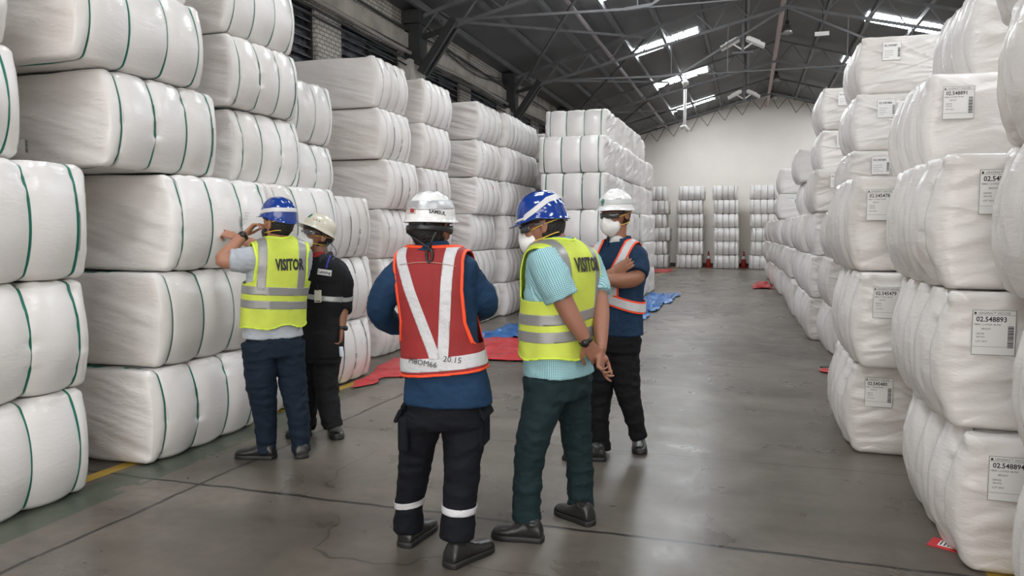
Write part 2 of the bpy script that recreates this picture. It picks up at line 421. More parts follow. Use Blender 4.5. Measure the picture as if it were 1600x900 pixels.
mb.put([(x, YB, z) for x, z in pts]+[(x, YB+.3, z) for x, z in pts], [(0, 1, 2, 3, 4), (9, 8, 7, 6, 5)]+[(i, i+5, (i+1) % 5+5, (i+1) % 5) for i in range(5)])
struct(mb.add('wall_back', BACKW))
# roof skylights: translucent panels that pass daylight
SKM = mat('bright_skylight', (.9, .95, 1), .4, emit=((.93, .97, 1.0), SKYLIGHT))
n = 0
for y in (-4.6, .2, 5.0, 9.8, 14.55, 19.5, 24.1, 29.25):
    for (a, c) in ((-2.88, -1.27), (2.5, 4.2)):
        n += 1; m_ = MB()
        v = [(a, y-.36, rz_(a)-.012), (c, y-.36, rz_(c)-.012), (c, y+.40, rz_(c)-.012), (a, y+.40, rz_(a)-.012)]
        v += [(p[0], p[1], p[2]+.01) for p in v]
        m_.put(v, [(3, 2, 1, 0), (4, 5, 6, 7), (0, 1, 5, 4), (1, 2, 6, 5), (2, 3, 7, 6), (3, 0, 4, 7)])
        sk = struct(m_.add('window_%d' % (len(WINS)+n), SKM))
        f = MB()
        for k in range(0, 6):
            x = a+(c-a)*k/5; f.bar((x, y-.37, rz_(x)-.03), (x, y+.41, rz_(x)-.03), .018)
        f.add('glazing_bar', STEEL, sk)
# columns, trusses
PIER = mat('whitewashed_pier', (.55, .52, .48), .8, var=(4, .25), bump=(9, .3))
ORD = ['nearest', 'second nearest', 'third nearest', 'farthest']
TY = [12.0, 17.4, 22.8, 28.2]
for k, y in enumerate(TY):
    c = thing('steel_column', '%s dark steel column with slanting knee brace against the left brick wall' % ORD[k], 'column', (XL+.17, y, 0), 0, 'columns along the left wall')
    mb = MB(); mb.b2((-.13, -.16, 4.3), (.13, .16, rz_(XL+.2)-.05)); mb.b2((-.15, -.24, 4.95), (.15, .24, 5.15)); mb.add('column_shaft', STEELD, c)
    MB().b2((XL-.01, y-.3, 0), (XL+.2, y+.3, 4.35)).add('masonry_pier', PIER, wl)
    mb = MB()
    for s in (-.09, .09): mb.bar((.12, s, 4.15), (.72, s, 4.98), .07, .13)
    for t in np.linspace(.1, .9, 6): mb.bar((.12+.6*t, -.12, 4.15+.83*t), (.12+.6*t, .12, 4.15+.83*t), .03)
    mb.add('knee_brace', STEELD, c)
    MB().bar((.1, 0, 4.75), (.55, 0, 4.86), .07).add('strut', STEELD, c)
    t = thing('roof_truss', '%s lattice roof truss under the dark roof sheets' % ORD[k], 'roof truss', (RX, y, 0), 0, 'lattice trusses under the roof')
    def bz(x):   # bottom chord height
        d = .34+.22*max(0, 1-abs(x-RX)/6.3); return rz_(x)-.16-d
    xs = np.linspace(XL+.2, XR-.2, 33)
    mb = MB(); mb2 = MB(); mb3 = MB()
    for side in (0, 1):
        a = XL+.2 if side == 0 else XR-.2
        mb.bar((a-RX, 0, rz_(a)-.17), (0, 0, RZ-.17), .07, .06); mb2.bar((a-RX, 0, bz(a)), (0, 0, bz(RX)), .06, .055)
    for i in range(len(xs)-1):
        x0, x1 = xs[i], xs[i+1]
        if i % 2 == 0: mb3.bar((x0-RX, 0, bz(x0)), (x1-RX, 0, rz_(x1)-.17), .022)
        else: mb3.bar((x0-RX, 0, rz_(x0)-.17), (x1-RX, 0, bz(x1)), .022)
    mb.add('top_chord', STEEL, t); mb2.add('bottom_chord', STEEL, t); mb3.add('web_bars', STEEL, t)
    if k > 1: continue
    m4 = MB(); m4.bar((-5.4, 0, 5.0), (-2.6, 0, 4.93), .035); m4.bar((-2.6, 0, 4.93), (-2.2, 0, 4.96), .05); m4.bar((-2.2, 0, 4.96), (0, 0, bz(RX)-.02), .04)
    m4.bar((5.4, 0, 5.0), (2.6, 0, 4.93), .035); m4.bar((2.6, 0, 4.93), (0, 0, bz(RX)-.02), .04); m4.bar((-2.6, 0, 4.93), (2.6, 0, 4.93), .02)
    for x in (-2.4, -1.2, 1.2, 2.4): m4.bar((x, 0, 4.95), (x, 0, bz(x+RX)), .018)
    m4.add('tie_rod', STEEL, t)
t = thing('roof_truss', 'thin zigzag bars under the roof edge right in front of the back wall', 'roof truss', (RX, 31.8, 0))
mb = MB(); xs = np.linspace(XL+.3, XR-.3, 37)
for i in range(36):
    a_, b_ = xs[i], xs[i+1]; hh = .10, .62
    mb.bar((a_-RX, 0, rz_(a_)-hh[i % 2]), (b_-RX, 0, rz_(b_)-hh[(i+1) % 2]), .022)
mb.add('web_bars', STEEL, t)
m_ = MB(); m_.bar((XL+.3-RX, 0, rz_(XL+.3)-.1), (0, 0, RZ-.1), .05); m_.bar((XR-.3-RX, 0, rz_(XR-.3)-.1), (0, 0, RZ-.1), .05); m_.add('top_chord', STEEL, t)
# wind bracing between the trusses
for k in range(3):
    y0, y1 = TY[k], TY[k+1]
    b = thing('wind_brace', ['nearest', 'middle', 'farthest'][k]+' pair of crossed steel bars under the left roof slope', 'bracing', (0, 0, 0), 0, 'crossed roof bracing')
    for (xa, xb, ya, yb) in ((-5.0, -2.3, y0, y1), (-2.3, -5.0, y0, y1)):
        MB().bar((xa, ya+.1, rz_(xa)-.32), (xb, yb-.1, rz_(xb)-.32), .045).add('brace_bar', STEEL, b)
tag(MB().tube([(.62, YN+1, 6.34), (.62, 31.6, 6.34)], .055, 10).add('ridge_pipe', RUSTP, smooth=True), 'long faded pink pipe running under the roof ridge', 'pipe')
tag(MB().tube([(-3.2, 4, 5.62), (-3.2, 31.6, 5.62)], .045, 10).add('roof_pipe', mat('lilac_grey_pipe', (.25, .22, .24), .5), smooth=True), 'long grey pipe hung under the left roof slope', 'pipe')
WHITEP = mat('white_enamel', (.75, .74, .72), .4)
o = thing('drop_pipe', 'white pipe hanging from the roof before the back wall', 'pipe', (-1.9, 23.8, 0))
MB().tube([(0, 0, 6.2), (.0, 0, 4.75), (.0, 0, 4.6)], .045, 8).add('pipe_run', WHITEP, o, smooth=True)
mb = MB(); mb.tube([(-.09, 0, 5.9), (.09, 0, 5.96)], .08, 8); mb.tube([(-.12, 0, 4.6), (0, 0, 4.66), (.12, 0, 4.5)], .06, 8); mb.add('pipe_elbow', WHITEP, o, smooth=True)
# floodlight pairs on the ridge posts
def flood(x, y, z, dx, lab):
    o = thing('floodlight', lab, 'floodlight', (x, y, z), 0, 'floodlights hung under the roof ridge')
    a = .45*dx
    R = np.array([[math.cos(a), 0, math.sin(a)], [0, 1, 0], [-math.sin(a), 0, math.cos(a)]])
    MB().box((0, 0, 0), (.42, .26, .07), R).box((-dx*.02, 0, .05), (.26, .16, .05), R).add('lamp_housing', WHITEP, o)
    MB().bar((-dx*.05, 0, 0), (-dx*.26, .0, -.14), .03).add('bracket', WHITEP, o)
    return o
for k, (y, z, lab) in enumerate(((17.6, 5.58, 'nearer'), (24.0, 5.55, 'farther'))):
    p = thing('lamp_post', '%s grey post hanging from the roof with a cross arm for two floodlights' % lab, 'post', (-.19, y, 0))
    MB().bar((0, 0, z-.22), (0, 0, rz_(-.19)-.02), .06).bar((.0, .06, z-.22), (0, .06, rz_(-.19)-.02), .03).add('post_bar', STEEL, p)
    MB().bar((-.22, 0, z-.2), (.22, 0, z-.2), .04).add('cross_arm', STEEL, p)
    flood(-.46, y, z, -1, '%s white floodlight, left one of its pair under the ridge' % lab)
    flood(.07, y, z, 1, '%s white floodlight, right one of its pair under the ridge' % lab)
CHROME = mat('scuffed_aluminium', (.45, .45, .45), .3, metal=.9)
LENS = mat('lamp_glass', (.6, .62, .65), .15)
for k, (y, lz) in enumerate(((19.9, 6.38), (27.0, 6.55), (30.4, 6.52))):
    o = thing('high_bay_lamp', '%s bell-shaped lamp hanging just right of the ridge pipe' % ['nearest', 'middle', 'farthest'][k], 'lamp', (.80, y, lz), 0, 'bell lamps along the ridge')
    MB().tube([(0, 0, 6.9-lz), (0, 0, .16)], .012, 6).add('suspension_rod', STEELD, o)
    MB().tube([(0, 0, .18), (0, 0, .08)], .05, 12).add('gear_box', STEELD, o, smooth=True)
    th = np.linspace(0, 2*math.pi, 20, endpoint=False)
    R = [np.c_[r*.72*np.cos(th), r*.72*np.sin(th), np.full(20, z)] for r, z in ((.05, .12), (.12, .06), (.17, -.04), (.19, -.12), (.185, -.12), (.16, -.04), (.11, .05), (.04, .1))]
    add('lamp_shade', *rings_mesh(R, cap=False), CHROME, o)
    add('bulb', *ellipsoid((0, 0, -.02), (.05, .05, .07), None, 12, 8), LENS, o)
o = thing('hanging_sign', 'small white plate hung under the right roof slope', 'sign', (1.38, 17.2, 5.57))
MB().b2((-.14, -.01, -.04), (.14, .01, .04)).add('sign_plate', WHITEP, o); MB().bar((0, 0, .04), (0, 0, .9), .012).add('hanger', STEELD, o)
# ------------------------------------------------------------------ bales
# a bale: width W along local y (straps sit at fixed y), depth D along x (front at +x), height Hh along z, base at z=0
def bale_mesh(seed, style, hi=True, D=1.0):
    """returns geometry + strap rings. style: 'green' smooth lobes, 'tied' crimped top edge, 'shiny' gathered film"""
    W, Hh = 1.0, 1.0                                      # unit height/width here, real size applied below
    W, Hh = 1.1, .6
    nt_ = 180 if hi else 84
    su = {'green': (-.415, -.145, .145, .415), 'tied': (-.36, -.12, .12, .36), 'shiny': (-.37, -.12, .13, .38)}[style]
    su = np.array(su)*W
    # profile angle positions, denser on the faces we see
    def profile(bulge):
        hx, hz, r = D/2, Hh/2, .045
        pts = []
        def seg(a, b, n):
            for t in np.linspace(0, 1, n, endpoint=False): pts.append(np.array(a)*(1-t)+np.array(b)*t)
        def arc(c, a0, n):
            for t in np.linspace(0, 1, n, endpoint=False):
                an = math.radians(a0+90*t); pts.append(np.array(c)+r*np.array([math.cos(an), math.sin(an)]))
        q = nt_//12
        seg((hx, -hz+r), (hx, hz-r), 3*q); arc((hx-r, hz-r), 0, 2*q); seg((hx-r, hz), (-hx+r, hz), 2*q); arc((-hx+r, hz-r), 90, q)
        seg((-hx, hz-r), (-hx, -hz+r), q); arc((-hx+r, -hz+r), 180, q); seg((-hx+r, -hz), (hx-r, -hz), q); arc((hx-r, -hz+r), 270, q)
        return np.array(pts)
    P = profile(0); nP = len(P)
    T = np.roll(P, -1, 0)-np.roll(P, 1, 0); Nn = np.c_[T[:, 1], -T[:, 0]]; Nn /= np.linalg.norm(Nn, axis=1, keepdims=True)
    zz = P[:, 1]/(Hh/2); xx = P[:, 0]/(D/2)
    fb = np.maximum(0, np.abs(xx))**6*(1-np.clip(np.abs(zz), 0, 1)**2.2)     # belly of front/back faces
    tb = np.clip(np.abs(zz), 0, 1)**8*(1-np.clip(np.abs(xx), 0, 1)**4)
    belly = .085*fb*(P[:, 0] > 0)
    us = np.concatenate([np.linspace(-W/2, W/2, 100 if hi else 44), su, su+.012, su-.012, su+.03, su-.03, su+.0092, su-.0092, su+.0098, su-.0098]); us = np.unique(np.round(us, 4))
    us = us[(us >= -W/2) & (us <= W/2)]
    edges = np.concatenate([[-W/2], su, [W/2]])
    rings = []
    lobe_amp = {'green': .036, 'tied': .040, 'shiny': .085}[style]
    for u in us:
        _n = su[np.argmin(np.abs(su-u))]; u_ = _n if abs(u-_n) < .0095 else u
        k = np.searchsorted(edges, u_, side='right')-1; k = min(max(k, 0), len(edges)-2)
        a, b = edges[k], edges[k+1]; t = (u_-a)/(b-a)
        if k == 0: g = .72*(1-t**5)+.1
        elif k == len(edges)-2: g = .72*(1-(1-t)**5)+.1
        else: g = (4*t*(1-t))**(.62 if style == 'green' else .45)
        end = min(1, (W/2-abs(u))/.05); endr = math.sqrt(max(0, 1-(1-end)**2))
        off = lobe_amp*(g-.8)*(.35+.65*np.abs(xx)**4)*(1-.70*tb)
        off = off-(1-endr)*.024
        sc = .30+.70*min(1, (W/2-abs(u))/.11)**.6                          # belly thins a little to the ends
        q = P+Nn*(off+belly*sc)[:, None]
        q[:, 1] = np.clip(q[:, 1], -Hh/2+.0, Hh/2)
        rings.append(np.c_[q[:, 0], np.full(nP, u), q[:, 1]])
    # end caps: shrinking rings
    caps = []
    R0, R1 = rings[0], rings[-1]
    ks = np.linspace(1, 0, 26 if hi else 10)[1:-1]
    def cap(R, sgn):
        c = np.array([0, R[0, 1], 0]); out = []
        for s in ks:
            q = R*1.0; q[:, 0] = R[:, 0]*s; q[:, 2] = R[:, 2]*s
            q[:, 1] = R[0, 1]+sgn*.018*(1-s**4)
            out.append(q)
        return out
    rings = cap(R0, -1)[::-1]+rings+cap(R1, 1)
    nb = len(ks)
    V, Fc = rings_mesh(rings)
    N = normals(V, Fc)
    # make normals point outward
    if (N*(V-V.mean(0))).sum() < 0: Fc = [tuple(reversed(f)) for f in Fc]; N = -N
    s = seed*11
    ax = np.abs(V[:, 0])/(D/2); endw = np.clip((np.abs(V[:, 1])-W/2+.02)/.03, 0, 1); bodyw = 1-endw
    zn = V[:, 2]/(Hh/2)
    A = np.zeros(len(V))
    A += (.010 if style != 'shiny' else .007)*fbm(V, 2.2, s, 2)
    # puckers that leave each strap
    for k, uu in enumerate(su):
        dy = np.abs(V[:, 1]-uu)
        Q = np.c_[V[:, 0]*20, V[:, 1]*3+k*9, V[:, 2]*20]
        m = np.clip(noise(np.c_[V[:, 0]*3, V[:, 1]*0+k, V[:, 2]*3], 1, s+3)+.35, 0, 1)
        A += bodyw*np.exp(-(dy/.05)**2)*noise(Q, 1, s+k)*(.007 if style != 'green' else .010)*m
        if style in ('tied', 'shiny'):
            A += bodyw*np.exp(-(dy/.035)**2)*noise(np.c_[V[:, 0]*34, V[:, 1]*4, V[:, 2]*34], 1, s+k+5)*.006*m
    if style == 'shiny':      # vertical drapes between straps, ends of film folded and knotted at the top edge
        Q = np.c_[V[:, 0]*4, V[:, 1]*30, V[:, 2]*2.2]
        A += bodyw*ax**3*noise(Q, 1, s+9)*.004
        A += bodyw*ridge(np.c_[V[:, 0]*6, V[:, 1]*11+V[:, 2]*6, V[:, 2]*6], 1, s+12)*.003
    # crimped roll along the top front edge
    ed = np.exp(-((np.abs(V[:, 0])-D/2+.03)/.045)**2)*np.exp(-((V[:, 2]-Hh/2+.03)/.045)**2)*(V[:, 0] > 0)
    if style in ('tied', 'shiny'):
        ph = np.abs(V[:, 1][:, None]-su[None, :]).min(1)
        A += bodyw*ed*(.026*np.clip(ph/.09, 0, 1)+(.018 if style == 'tied' else .026)*noise(np.c_[V[:, 0]*16, V[:, 1]*14, V[:, 2]*16], 1, s+2)+(0 if style == 'tied' else .014)*ridge(np.c_[V[:, 0]*24, V[:, 1]*18+V[:, 2]*20, V[:, 2]*9], 1, s+21))
    else:
        A += bodyw*ed*(.012*noise(np.c_[V[:, 0]*14, V[:, 1]*22, V[:, 2]*14], 1, s+2))
    # end faces: drapes
    if style == 'shiny':
        rad = np.c_[np.arctan2(V[:, 2]+.1, V[:, 0]+.35)*7, np.hypot(V[:, 2], V[:, 0])*1.4, V[:, 1]*0]
        A += endw*(ridge(rad, 1, s+6)**3*.012+.007*np.clip(ridge(np.c_[V[:, 0]*1.6, V[:, 1]*0, V[:, 2]*9+V[:, 0]*3.5], 1, s+31), 0, 1)**3+.010*noise(np.c_[V[:, 0]*2, V[:, 1], V[:, 2]*13+V[:, 0]*4], 1, s+8)+.004*noise(np.c_[V[:, 0]*6, V[:, 1], V[:, 2]*34+V[:, 0]*12], 1, s+4))
    else:
        A += endw*(.014*noise(np.c_[V[:, 0]*2.0, V[:, 1], V[:, 2]*13+V[:, 0]*3.5], 1, s+8)+.007*noise(np.c_[V[:, 0]*4, V[:, 1], V[:, 2]*34+V[:, 0]*9], 1, s+4)+.008*fbm(V, 3, s+5, 2))
    # corner ears where film is folded
    V2 = V+N*A[:, None]
    V2[:, 2] = np.clip(V2[:, 2], -Hh/2, Hh/2)
    V2[:, 2] += Hh/2
    mi = []
    Fa = np.array([f[:3] for f in Fc])
    yc = np.abs(V[Fa].mean(1)[:, 1])
    mi = (yc > W/2-.012).astype(np.int32)
    # strap rings follow the displaced surface
    body0 = nb
    straps = []
    yr = np.array([r[0, 1] for r in rings])
    for uu in su:
        k = body0+int(np.argmin(np.abs(yr[body0:-nb]-uu)))
        ring = V2[k*nP:(k+1)*nP].copy()
        c = np.array([0, 0, Hh/2]); d = ring-c; d[:, 1] = 0; d /= np.linalg.norm(d, axis=1, keepdims=True)
        # smooth the ring so the strap is taut
        for _ in range(3): ring = (np.roll(ring, 1, 0)+ring*2+np.roll(ring, -1, 0))/4
        straps.append((ring, d))
    return V2, Fc, mi, straps
STRAPW = {'green': .0088, 'tied': .0042, 'shiny': .0035}
STRAPM = {'green': GREEN, 'tied': DARK, 'shiny': PALE}
MATS = {'green': (FILM, CLOTHW), 'tied': (FILM, CLOTHW), 'shiny': (FILM2, FILM2)}
DV = {'green': 1.05, 'tied': 1.05, 'shiny': 1.1}
protos = {}
def proto(style, k, hi):
    key = (style, k, hi)
    if key in protos: return protos[key]
    V, Fc, mi, straps = bale_mesh(k*3+len(style), style, hi, DV[style])
    me = mesh_from('fibre_bale', V, Fc, True, MATS[style], mi)
    sm = []
    w_ = STRAPW[style]; up_ = .0075 if style == 'green' else .011
    for ring, d in straps:
        if not hi: ring, d = ring[::2], d[::2]
        R = []
        n = len(ring)
        for (oy, od) in ((-w_, -.004), (-w_, up_), (w_, up_), (w_, -.004)):
            R.append(ring+d*od+np.array([0, oy, 0]))
        Vs = np.vstack(R); Fs = []
        for a in range(4):
            b = (a+1) % 4
            for i in range(n):
                j = (i+1) % n; Fs.append((a*n+i, a*n+j, b*n+j, b*n+i))
        Vs[:, 2] = np.clip(Vs[:, 2], .0005, .5995)
        sm.append(mesh_from('strap', Vs, Fs, True, STRAPM[style]))
    protos[key] = (me, sm); return protos[key]
# label artwork shared by the bales
def label_meshes(num, lw=.20, lh=.225, detail=True):
    paper = MB().b2((-lw/2, -lh/2, 0), (lw/2, lh/2, .0015))
    t = MB()
    if detail:
        t.put(*[(lambda g: (g[0]+arr(.0, lh*.43, .002), g[1]))(text_geo('LENZING\u2122 VISCOSE', .0158))][0])
        t.b2((-lw*.46, lh*.405, .0016), (-lw*.41, lh*.455, .0022))
    V, Fc = text_geo(num, .0335, offset=.02); V[:, 1] *= 1.05; t.put(V+arr(-.012, lh*.29, .002), Fc)
    r = np.random.RandomState(abs(hash(num)) % 1000 if False else sum(map(ord, num)))
    if detail:
        for s, x, y in (('FIBRE 1.3 DTEX 38 MM', -.03, .175), ('BRIGHT', -.035, .08), ('GROSS', -.062, -.03), ('363 KG', -.06, -.10), ('LOT 2015', -.055, -.2)):
            V, Fc = text_geo(s, .0125); t.put(V+arr(x, y*lh, .002), Fc)
        t.b2((-lw*.5, lh*.385, .0016), (lw*.5, lh*.39, .0022)); t.b2((-lw*.48, -lh*.32, .0016), (lw*.48, -lh*.315, .0022))
    else:
        for k in range(4): t.b2((-lw*.4, -lh*(.0+.11*k), .0016), (-lw*.4+lw*(.25+.3*r.rand()), -lh*(-.012+.11*k), .0022))
    for a in (-1, 1):
        t.b2((a*lw*.495-.0008, -lh/2, .0016), (a*lw*.495+.0008, lh/2, .0022)); t.b2((-lw/2, a*lh*.495-.0008, .0016), (lw/2, a*lh*.495+.0008, .0022))
    bc = MB(); y = -lh*.33
    while y < lh*.16:
        h_ = r.choice([.002, .003, .005]); bc.b2((lw*.32, y, .0016), (lw*.455, y+h_, .0023)); y += h_+r.choice([.0018, .003])
    return paper, t, bc
_lab = {}
def put_label(root, num, pos, R, detail=True, scale=.86, name='shipping_label'):
    key = (num, detail)
    if key not in _lab:
        p, t, b = label_meshes(num, detail=detail)
        _lab[key] = [mesh_from(n_, np.vstack(q.V), q.F, False, m) for n_, q, m in (('shipping_label', p, PAPER), ('printed_text', t, INK), ('barcode', b, INK))]
    a = link(name, _lab[key][0], root)
    M = Matrix(np.vstack([np.c_[np.array(R)*scale, np.array(pos)], [0, 0, 0, 1]]).tolist()); a.matrix_local = M
    a['label'] = 'white printed shipping label'
    for n_, me in (('printed_text', _lab[key][1]), ('barcode', _lab[key][2])): link(n_, me, a)
    return a
SIDE = {'left': 0.0, 'right': math.pi, 'camera': -math.pi/2}
LEV = ['bottom one', 'second from bottom', 'third from bottom', 'fourth from bottom', 'fifth from bottom', 'sixth from bottom']
_rs = np.random.RandomState(5)
ENDP = np.array([[-1, 0, 0], [0, 0, 1], [0, 1, 0]], float).T       # label on the +y end: text x -> -x, y -> z, normal +y
def bale(side, front, y0, wd, z0, hh, style, label, group, num=None, var=None, hi=True, depth=None, lpos=(.30, .40), tilt=0.0, mark=None, ldetail=True, lscale=.86):
    """front: x of the aisle face (or y for side 'camera'); y0: near end (or left x)"""
    k = (_rs.randint(3) if var is None else var); me, sm = proto(style, k, hi)
    D = DV[style]; dep = depth or D
    if side == 'left': loc = (front-dep/2, y0+wd/2, z0)
    elif side == 'right': loc = (front+dep/2, y0+wd/2, z0)
    else: loc = (y0+wd/2, front+dep/2, z0)
    root = link('fibre_bale', me, None, loc); root.rotation_euler = (0, 0, SIDE[side]+tilt); root.scale = (dep/D, wd/1.1, hh/.6)
    tag(root, label, 'bale', group)
    for s in sm: link('strap', s, root)
    if num:
        sx, sy, sz = root.scale
        # end face +y for the right row faces the viewer
        hit, P, nn, _ = root_hit(me, lpos)
        P[1] = max([h_[1][1] for h_ in (root_hit(me, (lpos[0]+a_, lpos[1]+b_)) for a_ in (-.085, 0, .085) for b_ in (-.095, -.04, .04, .095)) if h_[0]]+[P[1]])
        if hit:
            z = unit(nn); x = unit(np.cross((0, 0, 1), z)); y = np.cross(z, x)
            R = np.array([x/sx, y/sz, z]).T; R = np.array([x, y, z]).T
            put_label(root, num, P+z*.004, R, ldetail, lscale)
    if mark:
        hx, hz = mark
        hit, P, nn, _ = front_hit(me, mark)
        z = unit(nn); x = unit(np.cross((0, 0, 1), z)); y = np.cross(z, x); R = np.array([x, y, z]).T
        o = MB().put([(-.02, -.03, .003), (.02, -.03, .003), (0, .03, .003), (-.02, -.03, -.003), (.02, -.03, -.003), (0, .03, -.003)], [(0, 1, 2), (5, 4, 3), (0, 3, 4, 1), (1, 4, 5, 2), (2, 5, 3, 0)]).add('red_tag', REDM, root)
        o.matrix_local = Matrix(np.vstack([np.c_[R, P+z*.004], [0, 0, 0, 1]]).tolist())
    return root
_bvh = {}
def bvh(me):
    if me.name not in _bvh: _bvh[me.name] = BVHTree.FromPolygons([v.co[:] for v in me.vertices], [tuple(p.vertices) for p in me.polygons])
    return _bvh[me.name]
def root_hit(me, lpos):
    h = bvh(me).ray_cast(Vector((lpos[0], 3, lpos[1])), Vector((0, -1, 0)))
    return (h[0] is not None, np.array(h[0]) if h[0] else None, arr(0, 1, 0), None)
def front_hit(me, p):
    h = bvh(me).ray_cast(Vector((3, p[0], p[1])), Vector((-1, 0, 0)))
    return (h[0] is not None, np.array(h[0]), arr(1, 0, 0), None)
def rows(zs): return [(zs[i], zs[i+1]-zs[i]-.004) for i in range(len(zs)-1)]
# left row, foreground stacks with green straps
ZL = rows([0, .62, 1.25, 1.9, 2.49, 3.05, 3.62])
G = 'white bales stacked in the left row'
LS = {
 'nearest left stack': [(0, -3.68, 2.27, 1.13), (1, -3.68, 2.30, 1.13), (2, -3.66, 2.32, 1.13), (3, -3.72, 1.98, 1.12), (4, -3.72, 1.94, 1.12)],
 'second stack of the left row': [(0, -3.66, 3.87, 1.10), (1, -3.66, 3.96, 1.09), (2, -3.64, 4.06, 1.08), (3, -3.68, 3.63, .98), (4, -3.66, 3.40, 1.06), (5, -3.72, 3.36, 1.06)],
 'third stack of the left row, its upper bales green-strapped': [(0, -3.72, 5.10, .92), (1, -3.74, 5.16, .92), (2, -3.70, 5.22, 1.04), (3, -3.92, 5.10, .92), (4, -3.88, 5.04, .92), (5, -3.90, 5.02, .92)],
}
sn = {0: 'nearest left stack', 1: 'second left stack', 2: 'third left stack'}
for i, (k, L_) in enumerate(LS.items()):
    for (lv, x, y, wd) in L_:
        z, h = ZL[lv]
        r_ = bale('left', x, y, wd, z, h, 'green', 'green-strapped white bale, %s in the %s' % (LEV[lv], sn[i]), G, var=(lv*2+i) % 3)
        if i == 0 and lv == 3: pass
# fourth stack: part green, part dark straps
for lv, x, y, wd, st in ((0, -3.78, 6.08, .98, 'tied'), (1, -3.78, 6.14, .95, 'tied'), (2, -3.76, 6.32, .72, 'tied')):
    z, h = ZL[lv]; bale('left', x, y, wd, z, h-(.05 if lv == 2 else 0), st, 'white bale with thin dark straps, %s in the fourth left stack' % LEV[lv], G)
for lv, z, h in ((3, 1.85, .53), (4, 2.385, .60)):
    bale('left', -4.2, 6.04, 1.02, z, h, 'green', 'green-strapped white bale, set back, %s in the fourth left stack' % LEV[lv], G, mark=(-.16, .42) if lv == 4 else None)
ZR = rows([0, .59, 1.18, 1.77, 2.36, 2.95, 3.54])
for i, (x, y, wd) in enumerate(((-4.15, 8.10, .84), (-4.18, 9.45, .94), (-4.15, 11.3, 1.14), (-4.1, 13.7, 1.1), (-4.1, 15.6, 1.05), (-4.1, 17.4, 1.0))):
    n = ['fifth', 'sixth', 'seventh', 'eighth', 'ninth', 'tenth'][i]
    for lv in range(6):
        z, h = ZR[lv]; j = .04*_rs.randn()
        bale('left', x+j*.6, y+j, wd, z, h, 'tied', 'white bale with thin dark straps, %s in the %s left stack' % (LEV[lv], n), G, hi=i < 3, depth=1.12, mark=(.1, .45) if (i, lv) == (2, 3) else None)
# extra bales that fill the gap behind the seventh stack
for lv in range(6):
    z, h = ZR[lv]
    bale('left', -4.05, 12.59, .98, z, h-(.0), 'tied', 'white bale just behind the seventh left stack, %s' % LEV[lv], G, hi=False, depth=1.0)
# tower whose strap faces look to the entrance
G2 = 'white bales of the tower in the middle of the left side'
ZT = rows([0, .62, 1.24, 1.86, 2.48, 3.10, 3.68])
for i in range(6):
    n = ['front', 'second', 'third', 'fourth', 'fifth', 'rearmost'][i]
    for lv in range(6):
        if i == 0 and lv == 5: continue
        z, h = ZT[lv]; y = 12.6+1.09*i; x = -3.42+.02*_rs.randn()+(-.14 if lv == 5 else 0)+(.10 if i >= 4 and lv < 3 else 0)
        if lv == 5: y = y-.12
        bale('camera', y, x, 1.13, z, h, 'green', 'white green-strapped bale, %s in the %s column of the tower' % (LEV[lv], n), G2, hi=i < 2, depth=.95)
# back wall stacks
G3 = 'white bales stacked along the back wall'
ZB = rows([0, .53, 1.06, 1.59, 2.12, 2.66, 3.20])
for i, (x0, x1) in enumerate(((-4.1, -3.02), (-2.63, -1.67), (-1.25, -.33), (.1, 1.1))):
    n = ['leftmost', 'second from left', 'third from left', 'rightmost'][i]
    for lv in range(6):
        z, h = ZB[lv]
        bale('camera', 30.4, x0+.03*_rs.randn(), x1-x0, z, h, 'tied', 'small white bale, %s in the %s stack at the back wall' % (LEV[lv], n), G3, hi=False, depth=1.0)
# right row
G4 = 'white bales stacked in the right row'
ZA = rows([0, .62, 1.25, 1.88, 2.50, 3.10, 3.7])
def rr(stack, lv, x, y, wd, zt, num=None, lpos=(.36, .42), **kw):
    z, h = zt
    return bale('right', x, y, wd, z, h, 'shiny', 'white film-wrapped bale, %s in the %s of the right row' % (LEV[lv], stack), G4, num=num, lpos=lpos, **kw)
# nearest stack
for lv, x, y, wd in ((0, 1.10, 2.36, 1.05), (1, 1.10, 2.46, 1.04), (2, 1.08, 2.72, 1.08), (3, 1.08, 2.74, 1.08), (4, 1.16, 3.2, 1.1)):
    rr('nearest stack', lv, x, y, wd, ZA[lv])
for lv, x, y, wd, num in ((0, .98, 3.74, 1.2, '02.548894'), (1, .92, 3.86, 1.22, '02.548893'), (2, .90, 3.97, 1.3, '02.548892')):
    rr('second stack', lv, x, y, wd, ZA[lv], num, lpos=(.36 if lv == 2 else .41, .43))
for lv, x, y, wd, num in ((0, .74, 5.56, 1.15, '02.545480'), (1, .74, 5.36, 1.15, '02.545479'), (2, .70, 5.50, 1.3, '02.545478'), (3, 1.10, 5.40, 1.2, '02.548891'), (4, 1.42, 5.7, 1.05, None)):
    rr('third stack', lv, x, y, wd, ZA[lv], num, lpos=(.42, .42))
ZC = rows([0, .585, 1.17, 1.76, 2.34, 2.92, 3.50])
far = [('fourth stack', 1.08, 8.66, 1.12, 6), ('fifth stack', .99, 9.86, 1.12, 3), ('sixth stack', .88, 11.1, 1.1, 6), ('seventh stack', .87, 12.5, 1.1, 3), ('eighth stack', .85, 14.0, 1.1, 5), ('ninth stack', .82, 15.5, 1.1, 3),
       ('tenth stack', .80, 17.0, 1.1, 3), ('eleventh stack', .76, 18.6, 1.1, 5), ('twelfth stack', .72, 20.2, 1.1, 3), ('thirteenth stack', .68, 22.0, 1.1, 3), ('fourteenth stack', .62, 24.0, 1.1, 3)]
q = 81
